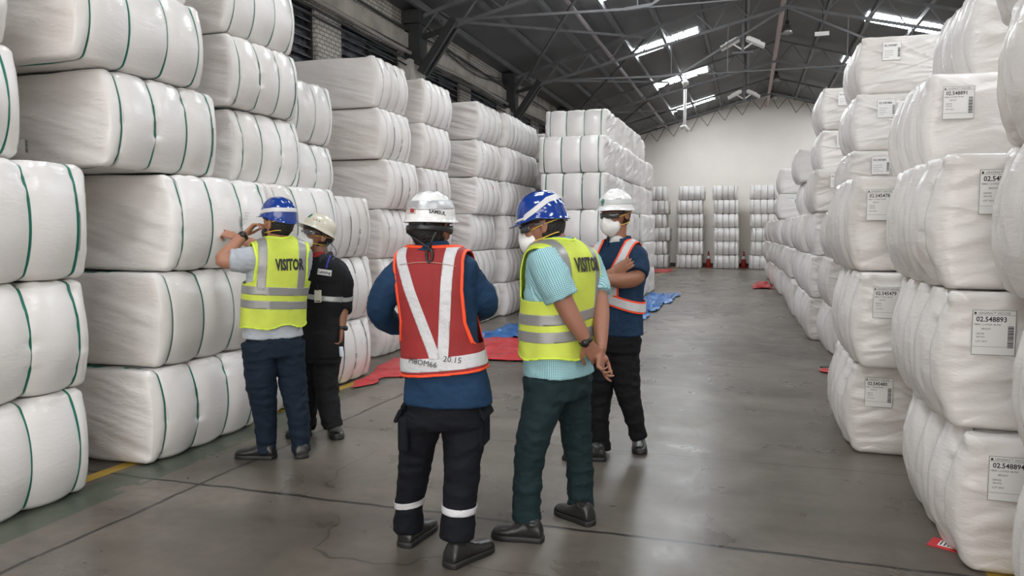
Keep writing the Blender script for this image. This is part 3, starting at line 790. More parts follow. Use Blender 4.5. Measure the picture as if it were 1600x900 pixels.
for i, (n, x, y, wd, top) in enumerate(far):
    for lv in range(top):
        j = .035*_rs.randn(); z = ZC[lv]
        xx, yy = x+j, y+j
        if n == 'sixth stack' and lv >= 4: xx, yy = 1.0, 11.6
        q += 1
        rr(n, lv, xx, yy, wd, z, '02.5454%02d' % q if q < 100 else '02.5455%02d' % (q-100), lpos=(.30, .44), hi=i < 3, ldetail=False, mark=(.2, .5) if (i, lv) in ((0, 4), (0, 3), (0, 5), (4, 4)) else None)
# ------------------------------------------------------------------ people
class Man:
    """one person; J(px, py, off) gives a point on the vertical plane through the feet, off metres farther from the viewer"""
    def __init__(s, base, face, label, hface, hpitch=0, hroll=0):
        s.base = arr(base[0], base[1], 0); s.D = float(s.base@FH); s.root = thing('person', label, 'person', tuple(s.base))
        a = math.radians(face); s.f = math.cos(a)*FH+math.sin(a)*RH; s.r = np.cross(s.f, arr(0, 0, 1))
        a = math.radians(hface); hf = math.cos(a)*FH+math.sin(a)*RH; hr = np.cross(hf, arr(0, 0, 1)); p = math.radians(hpitch)
        s.k = 1.07
        s.hf = hf*math.cos(p)+arr(0, 0, 1)*math.sin(p); s.hu = np.cross(hr, s.hf); s.hr = hr
        if hroll:
            q = math.radians(hroll); u0, r0 = s.hu, s.hr; s.hu = u0*math.cos(q)+r0*math.sin(q); s.hr = r0*math.cos(q)-u0*math.sin(q)
    def J(s, px, py, off=0.0):
        r = M3@arr(px-800, 450-py, F); t = (s.D+off)/(r@FH)
        return CAM+t*r-s.base
    def put(s, name, g, m, parent=None, smooth=True, lab=None):
        o = add(name, g[0], g[1], m, parent or s.root, smooth=smooth)
        if lab: o['label'] = lab
        return o
    def ring(s, c, a, b, n=40, e=2.5, dirs=None, back=1.0):
        r, f = dirs if dirs else (s.r, s.f)
        th = np.linspace(0, 2*math.pi, n, endpoint=False); ct, st = np.cos(th), np.sin(th)
        x = np.sign(ct)*np.abs(ct)**(2/e)*a; y = np.sign(st)*np.abs(st)**(2/e)*b; y = np.where(y < 0, y*back, y)
        return np.asarray(c)+np.outer(x, r)+np.outer(y, f)
    def torso(s, spec, e=2.5, grow=0.0):
        """spec rows: px, py, off, half width, half depth -> smooth loft"""
        P = np.array([[*s.J(a, b, c), w_, d_] for a, b, c, w_, d_ in spec]); P = spline(P, 4)
        return rings_mesh([s.ring(p[:3], max(.01, p[3]+grow), max(.01, p[4]+grow), e=e) for p in P])
    def loc(s, V):
        """coordinates sideways, forward, up in the person's frame"""
        return V@s.r, V@s.f, V[:, 2]
    def H(s, v): return s.hc+(s.hr*v[0]+s.hf*v[1]+s.hu*v[2])*s.k
    def hm(s, V): return s.hc+V@np.array([s.hr, s.hf, s.hu])*s.k
def folds(V, N, amp, sc, seed, stretch=(1, 1, 1.6)):
    Q = V*np.array(stretch)
    return V+N*(amp*(ridge(Q+.15*np.c_[noise(V, 5, seed), noise(V, 5, seed+1), noise(V, 5, seed+2)], sc, seed)*.6+.5*noise(Q, sc*2.3, seed+4)))[:, None]
SKIN = {}
def skin(name, c):
    m, t, b = nt(name); b.inputs['Base Color'].default_value = (*c, 1); b.inputs['Roughness'].default_value = .5
    b.inputs['Subsurface Weight'].default_value = .12; b.inputs['Subsurface Radius'].default_value = (.02, .008, .004); b.inputs['Subsurface Scale'].default_value = .6
    N = t.nodes; L = t.links; tc = N.new('ShaderNodeTexCoord'); no = N.new('ShaderNodeTexNoise'); no.inputs['Scale'].default_value = 60
    L.new(tc.outputs['Object'], no.inputs['Vector']); bu = N.new('ShaderNodeBump'); bu.inputs['Strength'].default_value = .15; bu.inputs['Distance'].default_value = .002
    L.new(no.outputs['Fac'], bu.inputs['Height']); L.new(bu.outputs[0], b.inputs['Normal']); return m
def fabric(name, c, rough=.85, var=.12, weave=.25):
    return mat(name, c, rough, spec=.25, bump=(260, weave), var=(7, var))
HAIR = mat('black_hair', (.010, .009, .008), .55, bump=(120, .8))
RUB = mat('black_rubber', (.014, .014, .014), .5); LEA = mat('black_boot_leather', (.018, .018, .017), .33, bump=(60, .15))
TAPE = mat('grey_reflective_tape', (.30, .30, .29), .38, metal=.25, bump=(40, .1)); TAPEW = mat('silver_white_tape', (.58, .58, .60), .28, bump=(26, .6))
NEON = fabric('neon_yellow_mesh', (.58, .68, .095), .7); NEONE = fabric('bright_yellow_binding', (.68, .86, .08), .6)
REDF = fabric('red_vest_mesh', (.30, .030, .030), .6); ORNG = mat('neon_orange_binding', (.95, .085, .02), .6)
WHH = mat('glossy_white_shell', (.80, .80, .79), .16, coat=.5); BLH = mat('glossy_blue_shell', (.010, .045, .26), .14, coat=.6)
MASK = mat('white_mask_felt', (.82, .81, .79), .7, bump=(90, .2)); YEL = mat('yellow_elastic', (.75, .48, .08), .6)
BLK = mat('black_plastic', (.012, .012, .013), .35); CLR = mat('smoky_goggle_lens', (.05, .055, .06), .08, coat=.6); EYE = mat('eye_white', (.7, .68, .64), .2)
DCLR = mat('clear_goggle_lens', (.16, .16, .17), .06, coat=1.0, alpha=.55)
def finger(p, d, n, L, r, curl, parts):
    P = [p-d*.012]; a = 0; q = np.array(p); P.append(q)
    for k, (fr, cu) in enumerate(zip((.45, .30, .25), curl)):
        a += math.radians(cu); dd = d*math.cos(a)+n*math.sin(a); q = q+dd*L*fr; P.append(q)
    parts.append(tube(P, [r*1.0, r*1.05, r*.98, r*.9, r*.72], 10, round_caps=True))
def hand(parts, W, d, n, side, curl=(25, 35, 20), thumb=.6, scale=1.0, curls=None, spread=1.0):
    """W wrist, d towards fingers, n direction the palm faces, side +1 thumb lies along cross(d,n)"""
    d = unit(d); n = unit(n-d*(n@d)); x = np.cross(d, n)*side; k = scale
    R = lambda u, v, t: W+d*u*k+x*v*k+n*t*k
    th = np.linspace(0, 2*math.pi, 20, endpoint=False); rings = []
    for u, hw, ht, cx in ((-.03, .026, .019, 0), (0, .027, .018, 0), (.02, .033, .017, .001), (.05, .039, .015, .001), (.078, .041, .0135, 0), (.09, .038, .010, 0)):
        rings.append([R(u, cx+hw*math.copysign(abs(math.cos(t))**.8, math.cos(t)), ht*math.sin(t)) for t in th])
    parts.append(rings_mesh(rings))
    parts.append(ellipsoid(R(.035, .024, .010), (.020*k, .020*k, .014*k)))
    for i, (v, L, r) in enumerate(((.030, .072, .0082), (.0105, .080, .0085), (-.0095, .074, .0080), (-.029, .058, .0070))):
        c = curls[i] if curls else curl
        dd = unit(d+x*(v*2.2*spread)); finger(R(.086, v, 0), dd, n, L*k, r*k, c, parts)
    t0 = R(.022, .032, .006); td = unit(d*.72+x*.62+n*.25)
    t1 = t0+td*.042*k; td2 = unit(d*(.95)+x*(.35-.7*thumb)+n*.35*thumb+n*.1); t2 = t1+td2*.032*k; t3 = t2+unit(td2+n*.25*thumb-x*.2*thumb)*.026*k
    parts.append(tube([t0-td*.012, t0, t1, t2, t3], np.array([.012, .0125, .0105, .0095, .0078])*k, 10, round_caps=True))
def head_parts(m, parts):
    R = np.array([m.hr, m.hf, m.hu]).T
    E = lambda c, r: parts.append(ellipsoid(m.H(c), r, R, 28, 20))
    E((0, -.008, .035), (.076, .097, .093)); E((0, .012, -.005), (.070, .080, .085)); E((0, .035, -.060), (.055, .058, .055)); E((0, .055, -.088), (.028, .032, .024))
    E((0, .078, .012), (.050, .018, .030)); E((.034, .060, -.02), (.026, .024, .028)); E((-.034, .060, -.02), (.026, .024, .028))
    parts.append(tube([m.H((0, .084, .020)), m.H((0, .094, -.006)), m.H((0, .100, -.024)), m.H((0, .088, -.034))], [.008, .010, .014, .012], 12, round_caps=True))
    for a in (-1, 1):
        E((a*.014, .092, -.030), (.009, .012, .008))
        Re = R@np.array([[math.cos(.35*a), -math.sin(.35*a), 0], [math.sin(.35*a), math.cos(.35*a), 0], [0, 0, 1]])
        parts.append(ellipsoid(m.H((a*.079, -.012, -.004)), (.006, .017, .030), Re, 16, 12))
        th = np.linspace(-2.2, 2.4, 12)
        parts.append(tube([m.H((a*(.083+.003*math.cos(t)), -.014+.018*-math.cos(t)*.9, 0.002+.031*math.sin(t))) for t in th], .0042, 8, round_caps=True))
    for z, r in ((-.056, .008), (-.066, .009)): parts.append(tube([m.H((-.022, .082, z)), m.H((0, .093, z)), m.H((.022, .082, z))], [r*.6, r, r*.6], 10, round_caps=True))
def head_extras(m, hair=True, mask=None, glasses=None, low=-.045):
    R = np.array([m.hr, m.hf, m.hu])
    for a in (-1, 1):
        e = m.put('eye', ellipsoid(m.H((a*.031, .074, .008)), (.0125, .0125, .0125), R.T, 14, 10), EYE)
        m.put('iris', ellipsoid(m.H((a*.031, .0835, .008)), (.0058, .0042, .0058), R.T, 10, 8), BLK, e)
        m.put('eyebrow', tube([m.H((a*.014, .092, .030)), m.H((a*.032, .089, .035)), m.H((a*.050, .076, .030))], [.003, .0045, .002], 8, round_caps=True), HAIR)
    if hair:
        V, Fc = ellipsoid((0, -.012, .020), (.0835, .096, .112), None, 72, 60)
        N = V-arr(0, -.01, .03)
        V = V*np.array([1, 1, 1])+N*(noise(V*np.array([1, 1, .3]), 60, 3)*.02)[:, None]
        f = np.minimum(V[:, 2]-low+np.maximum(0, V[:, 1]+.02)*1.3, .002-V[:, 1]+np.clip(V[:, 2]-.005, 0, .06)*1.1); f = np.minimum(f, .060-V[:, 2])
        g1 = .0235-np.hypot(V[:, 1]+.012, (V[:, 2]+.004)*.75)
        f = np.minimum(f, np.where(np.abs(V[:, 0]) > .05, -g1, 1))
        V, Fc = clip(V, Fc, f); V, Fc = shell(V, Fc, vnorm(V, Fc), -.006)
        m.put('hair', (m.hm(V), Fc), HAIR)
    if mask:
        th = np.linspace(0, 2*math.pi, 44, endpoint=False); rings = []
        for s_ in np.linspace(1, .02, 14):
            x = .066*np.cos(th)*(1-.48*np.maximum(0, np.sin(th))**1.5)*(1-.22*np.maximum(0, -np.sin(th))**2)*s_**.9; z = (.071*np.sin(th)*(1-.12*np.maximum(0, np.sin(th))))*s_**.9
            ye = .036+.056*(1-np.abs(np.cos(th))**1.6)*(1-.65*np.maximum(0, -np.sin(th))); y = ye*s_**3.5+(1-s_**3.5)*(.110+.010*(1-np.abs(x)/.066))
            rings.append(np.c_[x, y, z-.060+.010*(1-s_)])
        V, Fc = rings_mesh(rings, cap=False); Fc = Fc+[tuple(range(len(V)-44, len(V)))]
        V[:, 1] -= .25*np.maximum(0, .02-(V[:, 2]+.105))*.4
        V, Fc = shell(V, Fc, normals(V, Fc)*(1 if (normals(V, Fc)[:, 1]).mean() > 0 else -1), .003)
        k = m.put('respirator', (m.hm(V), Fc), MASK if mask != 'black' else BLK)
        if True:
            for z0, z1, zb in ((-.015, .004, .018), (-.066, -.047, -.040)):
                for a in (-1, 1):
                    pts = [(a*.052, .066, z0), (a*.068, .040, z0*.6+z1*.4), (a*.0815, .0, z1 if z0 > -.03 else z1-.006), (a*(.083 if z0 > -.03 else .072), -.045, zb*.5+z1*.5), (a*(.06 if z0 > -.03 else .05), -.085 if z0 > -.03 else -.070, zb), (0, -.112 if z0 > -.03 else -.086, zb)]
                    V, Fc = tube(spline(pts, 5), .0024, 8); m.put('elastic_strap', (m.hm(V), Fc), YEL, k)
    if glasses:
        th = np.linspace(-1.15, 1.15, 30)
        def band(z0, z1, rr_, dp=0): return np.array([[rr_*math.sin(t), .012+(rr_+.018)*math.cos(t), z] for z in (z0, z1) for t in th])
        if glasses == 'goggle':
            n = len(th); rings = []
            for z, g in ((-.012, .0), (-.008, .003), (.004, .005), (.016, .004), (.021, .001)):
                rings.append([[(.079+g)*math.sin(t), .012+(.089+g)*math.cos(t)-.012*abs(math.exp(-(t/.16)**2))*(1 if z < 0 else .2), z-(0.006*math.exp(-(t/.2)**2) if z > 0 else -.012*math.exp(-(t/.2)**2))] for t in th])
            V, Fc = rings_mesh(rings, cap=False, closed=False); V, Fc = shell(V, Fc, unit(np.array([1, 1, 1.]))*0+np.c_[np.sin(np.tile(th, 5)), np.cos(np.tile(th, 5)), 0*np.tile(th, 5)], .002)
            k = m.put('safety_goggles', (m.hm(V), Fc), DCLR if glasses == 'goggle' else CLR)
        else:
            mb = MB(); k = None; V = []
            n = len(th); rings = []
            for z in (-.014, .004, .020): rings.append([[.082*math.sin(t), .012+.094*math.cos(t), z+.008*math.exp(-(t/.18)**2)*(z < 0)] for t in th])
            V, Fc = rings_mesh(rings, cap=False, closed=False); V, Fc = shell(V, Fc, np.c_[np.sin(np.tile(th, 3)), np.cos(np.tile(th, 3)), 0*np.tile(th, 3)], .002)
            k = m.put('glasses', (m.hm(V), Fc), CLR)
        for a in (-1, 1):
            mb = MB(); pts = [(a*.076, .052, .014), (a*.083, .02, .012), (a*.085, -.012, .012), (a*.083, -.035, -.002)]
            for p, q in zip(pts, pts[1:]): mb.bar(p, q, .004, .009)
            m.put('temple_arm', (m.hm(np.vstack(mb.V)), mb.F), BLK, k, smooth=False)
def helmet(m, kind, band=None, tiltb=0.0, c=(0, .0, .056), back=.0):
    """hard hat with brim; returns the shell object and its local surface"""
    nu, nv = 96, 30; th = np.linspace(0, 2*math.pi, nu, endpoint=False)
    ax, ay, az = .101, .115, .104; rings = []
    ct, st = np.cos(th), np.sin(th)                      # st=+1 front
    fr = np.clip(st, 0, 1); bk = np.clip(-st, 0, 1)
    for k in range(nv):
        ph = math.pi/2*(1-(k+.6)/nv) ; e = .92
        cp, sp = math.cos(ph)**.86, math.sin(ph)
        rdg = .004*np.exp(-(ct*cp/.13)**2)*sp + .003*np.exp(-((np.abs(ct*cp)-.38)/.08)**2)*sp
        rings.append(np.c_[ct*cp*ax, st*cp*ay-.004, sp*az+rdg-.0*fr])
    base = rings[-1]
    if kind == 'cap':      # swept brim dipping at the back
        brim = [(0.0, 0.0, .004), (.010, -.012, .012), (.016, -.024, .03), (.02, -.034, .050)]
    for out, dz, ext in ((.002, -.010, .0), (.005, -.020, .006), (.008, -.026, .020), (.010, -.030, .035), (.0095, -.033, .036), (.006, -.031, .024), (.002, -.026, .006), (-.006, -.020, 0)):
        o = out+ext*fr**2.2
        z = base[:, 2]+dz*(1-.35*fr)+(-.010*fr**4 if kind == 'blue' else -.006*fr**4)*(ext > .01)
        if kind == 'blue': z = z-.022*bk**1.5*min(1, out/.008 if out > 0 else .7)+.010*np.exp(-(ct/.35)**2*0-((st-.1)/.35)**2)
        n = np.c_[ct*1.0, st*1.0]; rings.append(np.c_[base[:, 0]+n[:, 0]*o*(1 if ext == 0 else 1-.3*fr), base[:, 1]+n[:, 1]*o, z])
    for k in range(1, 6):       # inside
        q = rings[nv-1-0].copy() if k == 1 else None
        ph = math.pi/2*(k/6.0); cp, sp = math.cos(ph)**.86, math.sin(ph)
        rings.append(np.c_[ct*cp*(ax-.006), st*cp*(ay-.006)-.004, np.full(nu, sp*(az-.006)-.012*(1-k/6))])
    V, Fc = rings_mesh(rings, cap=False); Fc += [tuple(range(nu))[::-1], tuple(range(len(V)-nu, len(V)))]
    off = arr(*c)
    V = V+off
    t = math.radians(tiltb)
    def tl(V):
        W_ = V-off; return np.c_[W_[:, 0], W_[:, 1]*math.cos(t)-W_[:, 2]*math.sin(t), W_[:, 1]*math.sin(t)+W_[:, 2]*math.cos(t)]+off
    h = m.put('hard_hat', (m.hm(tl(V)), Fc), WHH if kind == 'white' else BLH if kind == 'blue' else m.hatm, lab={'white': 'white hard hat', 'blue': 'glossy blue hard hat'}.get(kind, 'cream hard hat'))
    nn = nv*nu; OV = V[:(nv+3)*nu]; OF = [f for f in Fc if max(f) < (nv+3)*nu and len(f) == 4]
    ON = OV-off-arr(0, 0, .02); ON /= np.linalg.norm(ON, axis=1, keepdims=True)
    def patch(name, fn, mt, lift=.0015, par=None):
        P = OV-off; A = np.arctan2(P[:, 0], P[:, 1]); z = P[:, 2]
        v, f = clip(OV, OF, fn(A, z, P))
        if len(f) == 0: return None
        n_ = v-off; n_ /= np.linalg.norm(n_, axis=1, keepdims=True)
        v, f = shell(v+n_*lift*.3, f, n_, lift); return m.put(name, (m.hm(tl(v)), f), mt, par or h)
    m.patch = patch; m.tl = tl; m.hat = h; m.off = off
    # inner harness band and ratchet
    th2 = np.linspace(0, 2*math.pi, 40, endpoint=False)
    R = [np.c_[np.cos(th2)*(.084+g), np.sin(th2)*(.100+g)-.004, np.full(40, z)+.006-.012*np.clip(-np.sin(th2), 0, 1)] for g, z in ((.0, .0), (.004, .0), (.004, -.026), (0, -.026))]
    V, Fc = rings_mesh(R+[R[0]], cap=False); m.put('harness_band', (m.hm(tl(V+off+arr(0, 0, -.012))), Fc), BLK, h)
    mb = MB().box(off+arr(0, -.108, -.045), (.06, .012, .026)); m.put('ratchet', (m.hm(tl(np.vstack(mb.V))), mb.F), BLK, h, smooth=False)
    return h
def decal(m, s, size, cen, nrm, up, mt, par, lift=.004, off=.0, bvh_=None, name='lettering', sx=1.0):
    """lettering pressed onto a surface (person space); cen roughly above it, nrm outward"""
    V, Fc = text_geo(s, size, offset=off); V[:, 0] *= sx
    nrm = unit(nrm); up = unit(up-nrm*(up@nrm)); rt = np.cross(up, nrm)
    # follow the cloth
    me = mesh_from('t', V, Fc, False)
    import bmesh
    bm = bmesh.new(); bm.from_mesh(me); bmesh.ops.triangulate(bm, faces=bm.faces); bmesh.ops.subdivide_edges(bm, edges=[e for e in bm.edges if e.calc_length() > .012], cuts=3, use_grid_fill=False)
    bmesh.ops.triangulate(bm, faces=bm.faces); bm.to_mesh(me); bm.free()
    V = np.array([v.co[:] for v in me.vertices]); Fc = [tuple(p.vertices) for p in me.polygons]; bpy.data.meshes.remove(me)
    W_ = cen+np.outer(V[:, 0], rt)+np.outer(V[:, 1], up); out = []
    for p in W_:
        hit = bvh_.ray_cast(Vector(p+nrm*.15), Vector(-nrm), .4)[0] if bvh_ else None
        out.append((np.array(hit) if hit is not None else p)+nrm*lift)
    return m.put(name, (np.array(out), Fc), mt, par, smooth=False)
def tree(V, Fc): return BVHTree.FromPolygons([tuple(v) for v in V], [tuple(f) for f in Fc])
def boot(m, heel, toe, mt=LEA, h=.125, sole=RUB, wd=1.0, pitch=0.0, cuff=None):
    """boot from heel to toe point on the floor"""
    heel = np.array(heel, float); toe = np.array(toe, float); d = unit(toe-heel); L = np.linalg.norm(toe-heel); x = unit(np.cross(d, arr(0, 0, 1))); u = np.cross(x, d)
    prof = [(.0, .030, .055, .05), (.03, .037, .085, .05), (.10, .038, .115, .05), (.22, .038, .122, .05), (.36, .038, .108, .045), (.50, .041, .083, .04), (.65, .046, .068, .035), (.80, .047, .062, .033), (.92, .040, .055, .033), (.985, .024, .042, .033)]
    th = np.linspace(0, 2*math.pi, 28, endpoint=False); rings = []
    for f_, hw, ht, _ in prof:
        c = heel+d*L*f_; rr_ = []
        for t in th:
            ct, st = math.cos(t), math.sin(t); xx = hw*wd*math.copysign(abs(ct)**.75, ct); zz = .016+(ht-.016)*(.5+.5*math.copysign(abs(st)**.85, st)); rr_.append(c+x*xx*(1-.18*max(0, st))+u*zz)
        rings.append(rr_)
    up = rings_mesh(rings)
    ank = heel+d*L*.2
    col = tube([ank+u*.06, ank+u*.10, ank+u*h], [.040, .041, .044], 20, up=d)
    g = union([up, col], .005, 3)
    b = m.put('boot', g, mt)
    out = []
    for z in (0, .004, .022, .026):
        g_ = .0005 if z in (0, .026) else .0022
        pts = []
        for f_, hw, _, _ in prof[0:1]+prof: pass
        fs = np.array([p[0] for p in prof]); hw = np.array([p[1] for p in prof])
        left = [heel+d*(L*f_)+x*(w_*wd+g_) for f_, w_ in zip(fs, hw)]; right = [heel+d*(L*f_)-x*(w_*wd+g_) for f_, w_ in zip(fs, hw)]
        ring = [heel-d*(g_+.006)-x*.012, heel-d*(g_+.006)+x*.012]+left+[heel+d*(L+g_+.002)+x*.01, heel+d*(L+g_+.002)-x*.01]+right[::-1]
        out.append(np.array(ring)+u*z)
    m.put('sole', rings_mesh(out), sole, b)
    mb = MB()
    for f_ in (.34, .40, .46): c = heel+d*L*f_; hh = np.interp(f_, [p[0] for p in prof], [p[2] for p in prof])+.002; mb.tube([c+x*.022+u*(hh-.010), c+u*hh, c-x*.022+u*(hh-.010)], .0028, 6)
    m.put('laces', (np.vstack(mb.V), mb.F), RUB, b)
    return b
def trousers(m, legs, hip, mt, amp=.007, voxel=.008, seed=1, crease=True):
    parts = [hip]
    for L_ in legs: parts.append(tube(spline(L_[0], 6), spline(np.c_[L_[1], L_[1]], 6)[:, 0], 26, up=m.f, flat=1.05))
    V, Fc = union(parts, voxel, 6); N = normals(V, Fc); V = folds(V, N, amp, 7, seed, (1, 1, 1.9))
    N = normals(V, Fc); V = folds(V, N, amp*.35, 19, seed+8, (1, 1, 2.2))
    return m.put('trousers', (V, Fc), mt), (V, Fc)
def offsurf(V, Fc, d): return V+normals(V, Fc)*d
def smoothV(V, Fc, it):
    n = len(V); A = np.zeros(n); E = np.array([(f[i], f[(i+1) % len(f)]) for f in Fc for i in range(len(f))])
    for _ in range(it):
        S_ = np.zeros_like(V); A = np.zeros(n)
        for a, b in ((0, 1), (1, 0)): np.add.at(S_, E[:, a], V[E[:, b]]); np.add.at(A, E[:, a], 1)
        V = V*.5+.5*S_/np.maximum(A, 1)[:, None]
    return V
class Vest:
    """vest = torso surface grown outward and cut by fn(l, w, z)>0 (sideways, forward, up)"""
    def __init__(s, m, torso, grow, fn, mt, bind, bw=.011, amp=.004, seed=3, thick=.004, name='safety_vest', voxel=.009, sc=6):
        V, Fc = union([torso], voxel, 3); N = normals(V, Fc); V = V+N*grow; N = normals(V, Fc); V = folds(V, N, amp, sc, seed, (1, 1, .7)); s.m = m
        s.V, s.F, s.N = V, Fc, normals(V, Fc); s.fn = fn; l, w, z = m.loc(V); f = fn(l, w, z); s.f = f
        v, fc = clip(V, Fc, f); v, fc = shell(v, fc, vnorm(v, fc), thick); s.o = m.put(name, (v, fc), mt); s.thick = thick
        s.bvh = tree(V+s.N*thick, Fc)
        if bind is not None:
            Q = np.c_[V, f]; v, fc = s.cut(lambda l, w, z, f_: np.minimum(f_, bw-f_)); s.piece('binding', v, fc, bind, .003)
    def cut(s, g):
        l, w, z = s.m.loc(s.V); fv = g(l, w, z, s.f); return clip(s.V, s.F, np.minimum(fv, s.f) if True else fv)
    def piece(s, name, v, fc, mt, t, lift=None, par=None, split=True):
        if len(fc) == 0: return None
        if split:
            par_ = list(range(len(v)))
            def fd(i):
                while par_[i] != i: par_[i] = par_[par_[i]]; i = par_[i]
                return i
            for p in fc:
                for a in p[1:]:
                    r1, r2 = fd(p[0]), fd(a)
                    if r1 != r2: par_[r1] = r2
            gr = {}
            for p in fc: gr.setdefault(fd(p[0]), []).append(p)
            if len(gr) > 1:
                for g in gr.values():
                    if len(g) < 40: continue
                    used = sorted({i for p in g for i in p}); mp = {i: k for k, i in enumerate(used)}
                    s.piece(name, v[used], [tuple(mp[i] for i in p) for p in g], mt, t, lift, par, False)
                return None
        n = vnorm(v, fc); v = v+n*(s.thick-.001 if lift is None else lift); v, fc = shell(v, fc, n, t+.001); return s.m.put(name, (v, fc), mt, par or s.o)
    def tape(s, g, mt, name='reflective_tape', t=.0022):
        v, fc = s.cut(g)
        return s.piece(name, v, fc, mt, t)
def body(m, extra, spine, legs, col, voxel=.0055):
    """one continuous body: head, neck, trunk, arms with hands, legs"""
    parts = list(extra)
    head_parts(m, parts)
    parts.append(m.torso([(a, b, c, max(.02, w_-.03), max(.02, d_-.03)) for a, b, c, w_, d_ in spine]))
    for L_ in legs: parts.append(tube(spline(L_[0], 5), spline(np.c_[L_[1], L_[1]], 5)[:, 0]*.62, 16))
    V, Fc = union(parts, voxel, 2)
    return m.put('body', (V, Fc), skin('skin_%s' % m.root.name, col))
def limb(pts, r, n=18, flat=1.0, up=None): return tube(spline(pts, 5), spline(np.c_[r, r], 5)[:, 0], n, up=up, flat=flat)
def sleeve(m, torso_parts, arms, mt, name='shirt', amp=.005, seed=2, voxel=.0075, sc=9, smooth=5):
    V, Fc = union(torso_parts+arms, voxel, smooth); N = normals(V, Fc); V = folds(V, N, amp, sc, seed, (1.2, 1.2, .9)); N = normals(V, Fc); V = folds(V, N, amp*.4, 22, seed+3)
    return m.put(name, (V, Fc), mt), V, Fc
def cuff_ring(m, name, p, d, r, w_, mt, par, flat=1.0, up=None, t=.002):
    d = unit(d); g = tube([p-d*w_/2, p-d*w_/2, p+d*w_/2, p+d*w_/2], [r-.003, r+t, r+t, r-.003], 28, up=up, flat=flat)
    # duplicate end points give crisp edges; keep only the ring wall
    return m.put(name, g, mt, par)
def collar(m, c, r0, r1, h, mt, par, lean=.0, gap=0, name='collar'):
    n = 40; th = np.linspace(math.pi/2+gap, math.pi*2.5-gap, n, endpoint=gap > 0); rings = []
    for rr_, z in ((r0, 0), (r1, h), (r1+.004, h-.002), (r1+.014, h*.35), (r0+.008, -.006)):
        rings.append([np.asarray(c)+m.r*rr_*math.cos(t)+m.f*rr_*1.12*math.sin(t)+arr(0, 0, z-.02*max(0, math.sin(t))) for t in th])
    return m.put(name, rings_mesh(rings, cap=False, closed=gap == 0), mt, par)
def onto(bv, p, n_, lift=.004):
    n_ = unit(n_); h_ = bv.ray_cast(Vector(p+n_*.3), Vector(-n_), 1.2)[0]; return (np.array(h_) if h_ is not None else p)+n_*lift
def zp(m, py): return m.J(800, py)[2]
def FL(m, px, py):                                            # floor point seen at a pixel, in the person's space
    r = M3@arr(px-800, 450-py, F); return CAM+r*(-H/r[2])-m.base
def AZ(phi): a = math.radians(phi); return math.cos(a)*FH+math.sin(a)*RH
BIG = 9.0
def side_mask(pts):
    zz = np.array([p[0] for p in pts]); ww = np.array([p[1] for p in pts]); o = np.argsort(zz); zz, ww = zz[o], ww[o]
    return lambda z: np.interp(z, zz, ww)
# ---- man in the red vest, seen from behind
m = Man((-1.39, 3.17), 12, 'person from behind in navy jacket, red vest with silver V tapes and white hard hat', 24, -6)
m.hc = m.J(673, 358)
T = [(676, 380, 0, .055, .055), (676, 387, 0, .085, .07), (678, 396, 0, .145, .085), (680, 408, 0, .190, .10), (680, 422, 0, .205, .11), (681, 450, 0, .190, .125), (685, 490, 0, .175, .125), (690, 530, 0, .172, .125), (695, 570, 0, .182, .13), (699, 605, 0, .196, .135), (700, 628, 0, .204, .138)]
tor = m.torso(T)
J = m.J
aL = [J(632, 424, 0), J(606, 452, -.02), J(594, 486, .03), J(618, 508, .20), J(655, 500, .36)]
aR = [J(722, 422, .0), J(744, 448, .02), J(758, 474, .06), J(745, 486, .22), J(712, 484, .38)]
ra = [.070, .066, .060, .050, .040]
parts = []
parts.append(limb(aL, [.045, .045, .042, .036, .026])); parts.append(limb(aR, [.045, .045, .042, .036, .026]))
hand(parts, aL[-1], arr(0, 0, 0)+m.r*.8+m.f*.6, arr(0, 0, 1)*-1+m.f*-.2, -1, (35, 40, 25)); hand(parts, aR[-1], m.r*-.8+m.f*.6, arr(0, 0, -1), 1, (35, 40, 25))
parts.append(limb([m.H((0, -.02, -.04)), J(675, 392, 0), J(678, 420, 0)], [.060, .060, .07]))
legL = ([J(663, 640, .0), J(653, 692, .05), J(641, 778, .12), J(638, 826, .14)], [.112, .084, .068, .072])
legR = ([J(726, 640, .0), J(724, 692, -.02), J(719, 778, -.05), J(713, 840, -.07)], [.112, .092, .075, .078])
body(m, parts, T, [legL, legR], (.30, .14, .08))
NAVY = fabric('navy_work_jacket', (.010, .036, .085), .75)
jk, jv, jf = sleeve(m, [tor], [limb(aL[:4]+[aL[4]*.6+aL[3]*.4], ra, up=m.f), limb(aR[:4]+[aR[4]*.6+aR[3]*.4], ra, up=m.f)], NAVY, 'jacket', .007, sc=7)
# collar of the jacket
collar(m, J(676, 388), .085, .068, .035, NAVY, jk)
PANT = fabric('black_navy_twill', (.005, .006, .010), .8)
hip = m.torso([(697, 590, 0, .15, .11), (697, 620, 0, .175, .12), (696, 645, 0, .178, .125), (694, 665, 0, .165, .115)], e=2.3)
tr, tg = trousers(m, [legL, legR], hip, PANT, .007)
tv, tf = tg; tn = normals(tv, tf)
def leg_tape(m, tg, par, J0, w_, mt, lean=0, cx=None):
    v, f = tg; l, w2, z = m.loc(v)
    g = w_/2-np.abs(z-J0[2]-lean*(l-(J0@m.r)))
    g = np.minimum(g, .11-np.hypot(l-J0@m.r, w2-J0@m.f)); a, b = clip(v, f, g)
    if not b: return
    n_ = vnorm(a, b); a, b = shell(a+n_*.001, b, n_, .003); m.put('reflective_tape', (a, b), mt, par)
leg_tape(m, tg, tr, J(640, 784, .12), .030, TAPEW, .15); leg_tape(m, tg, tr, J(718, 792, -.05), .030, TAPEW, -.05)
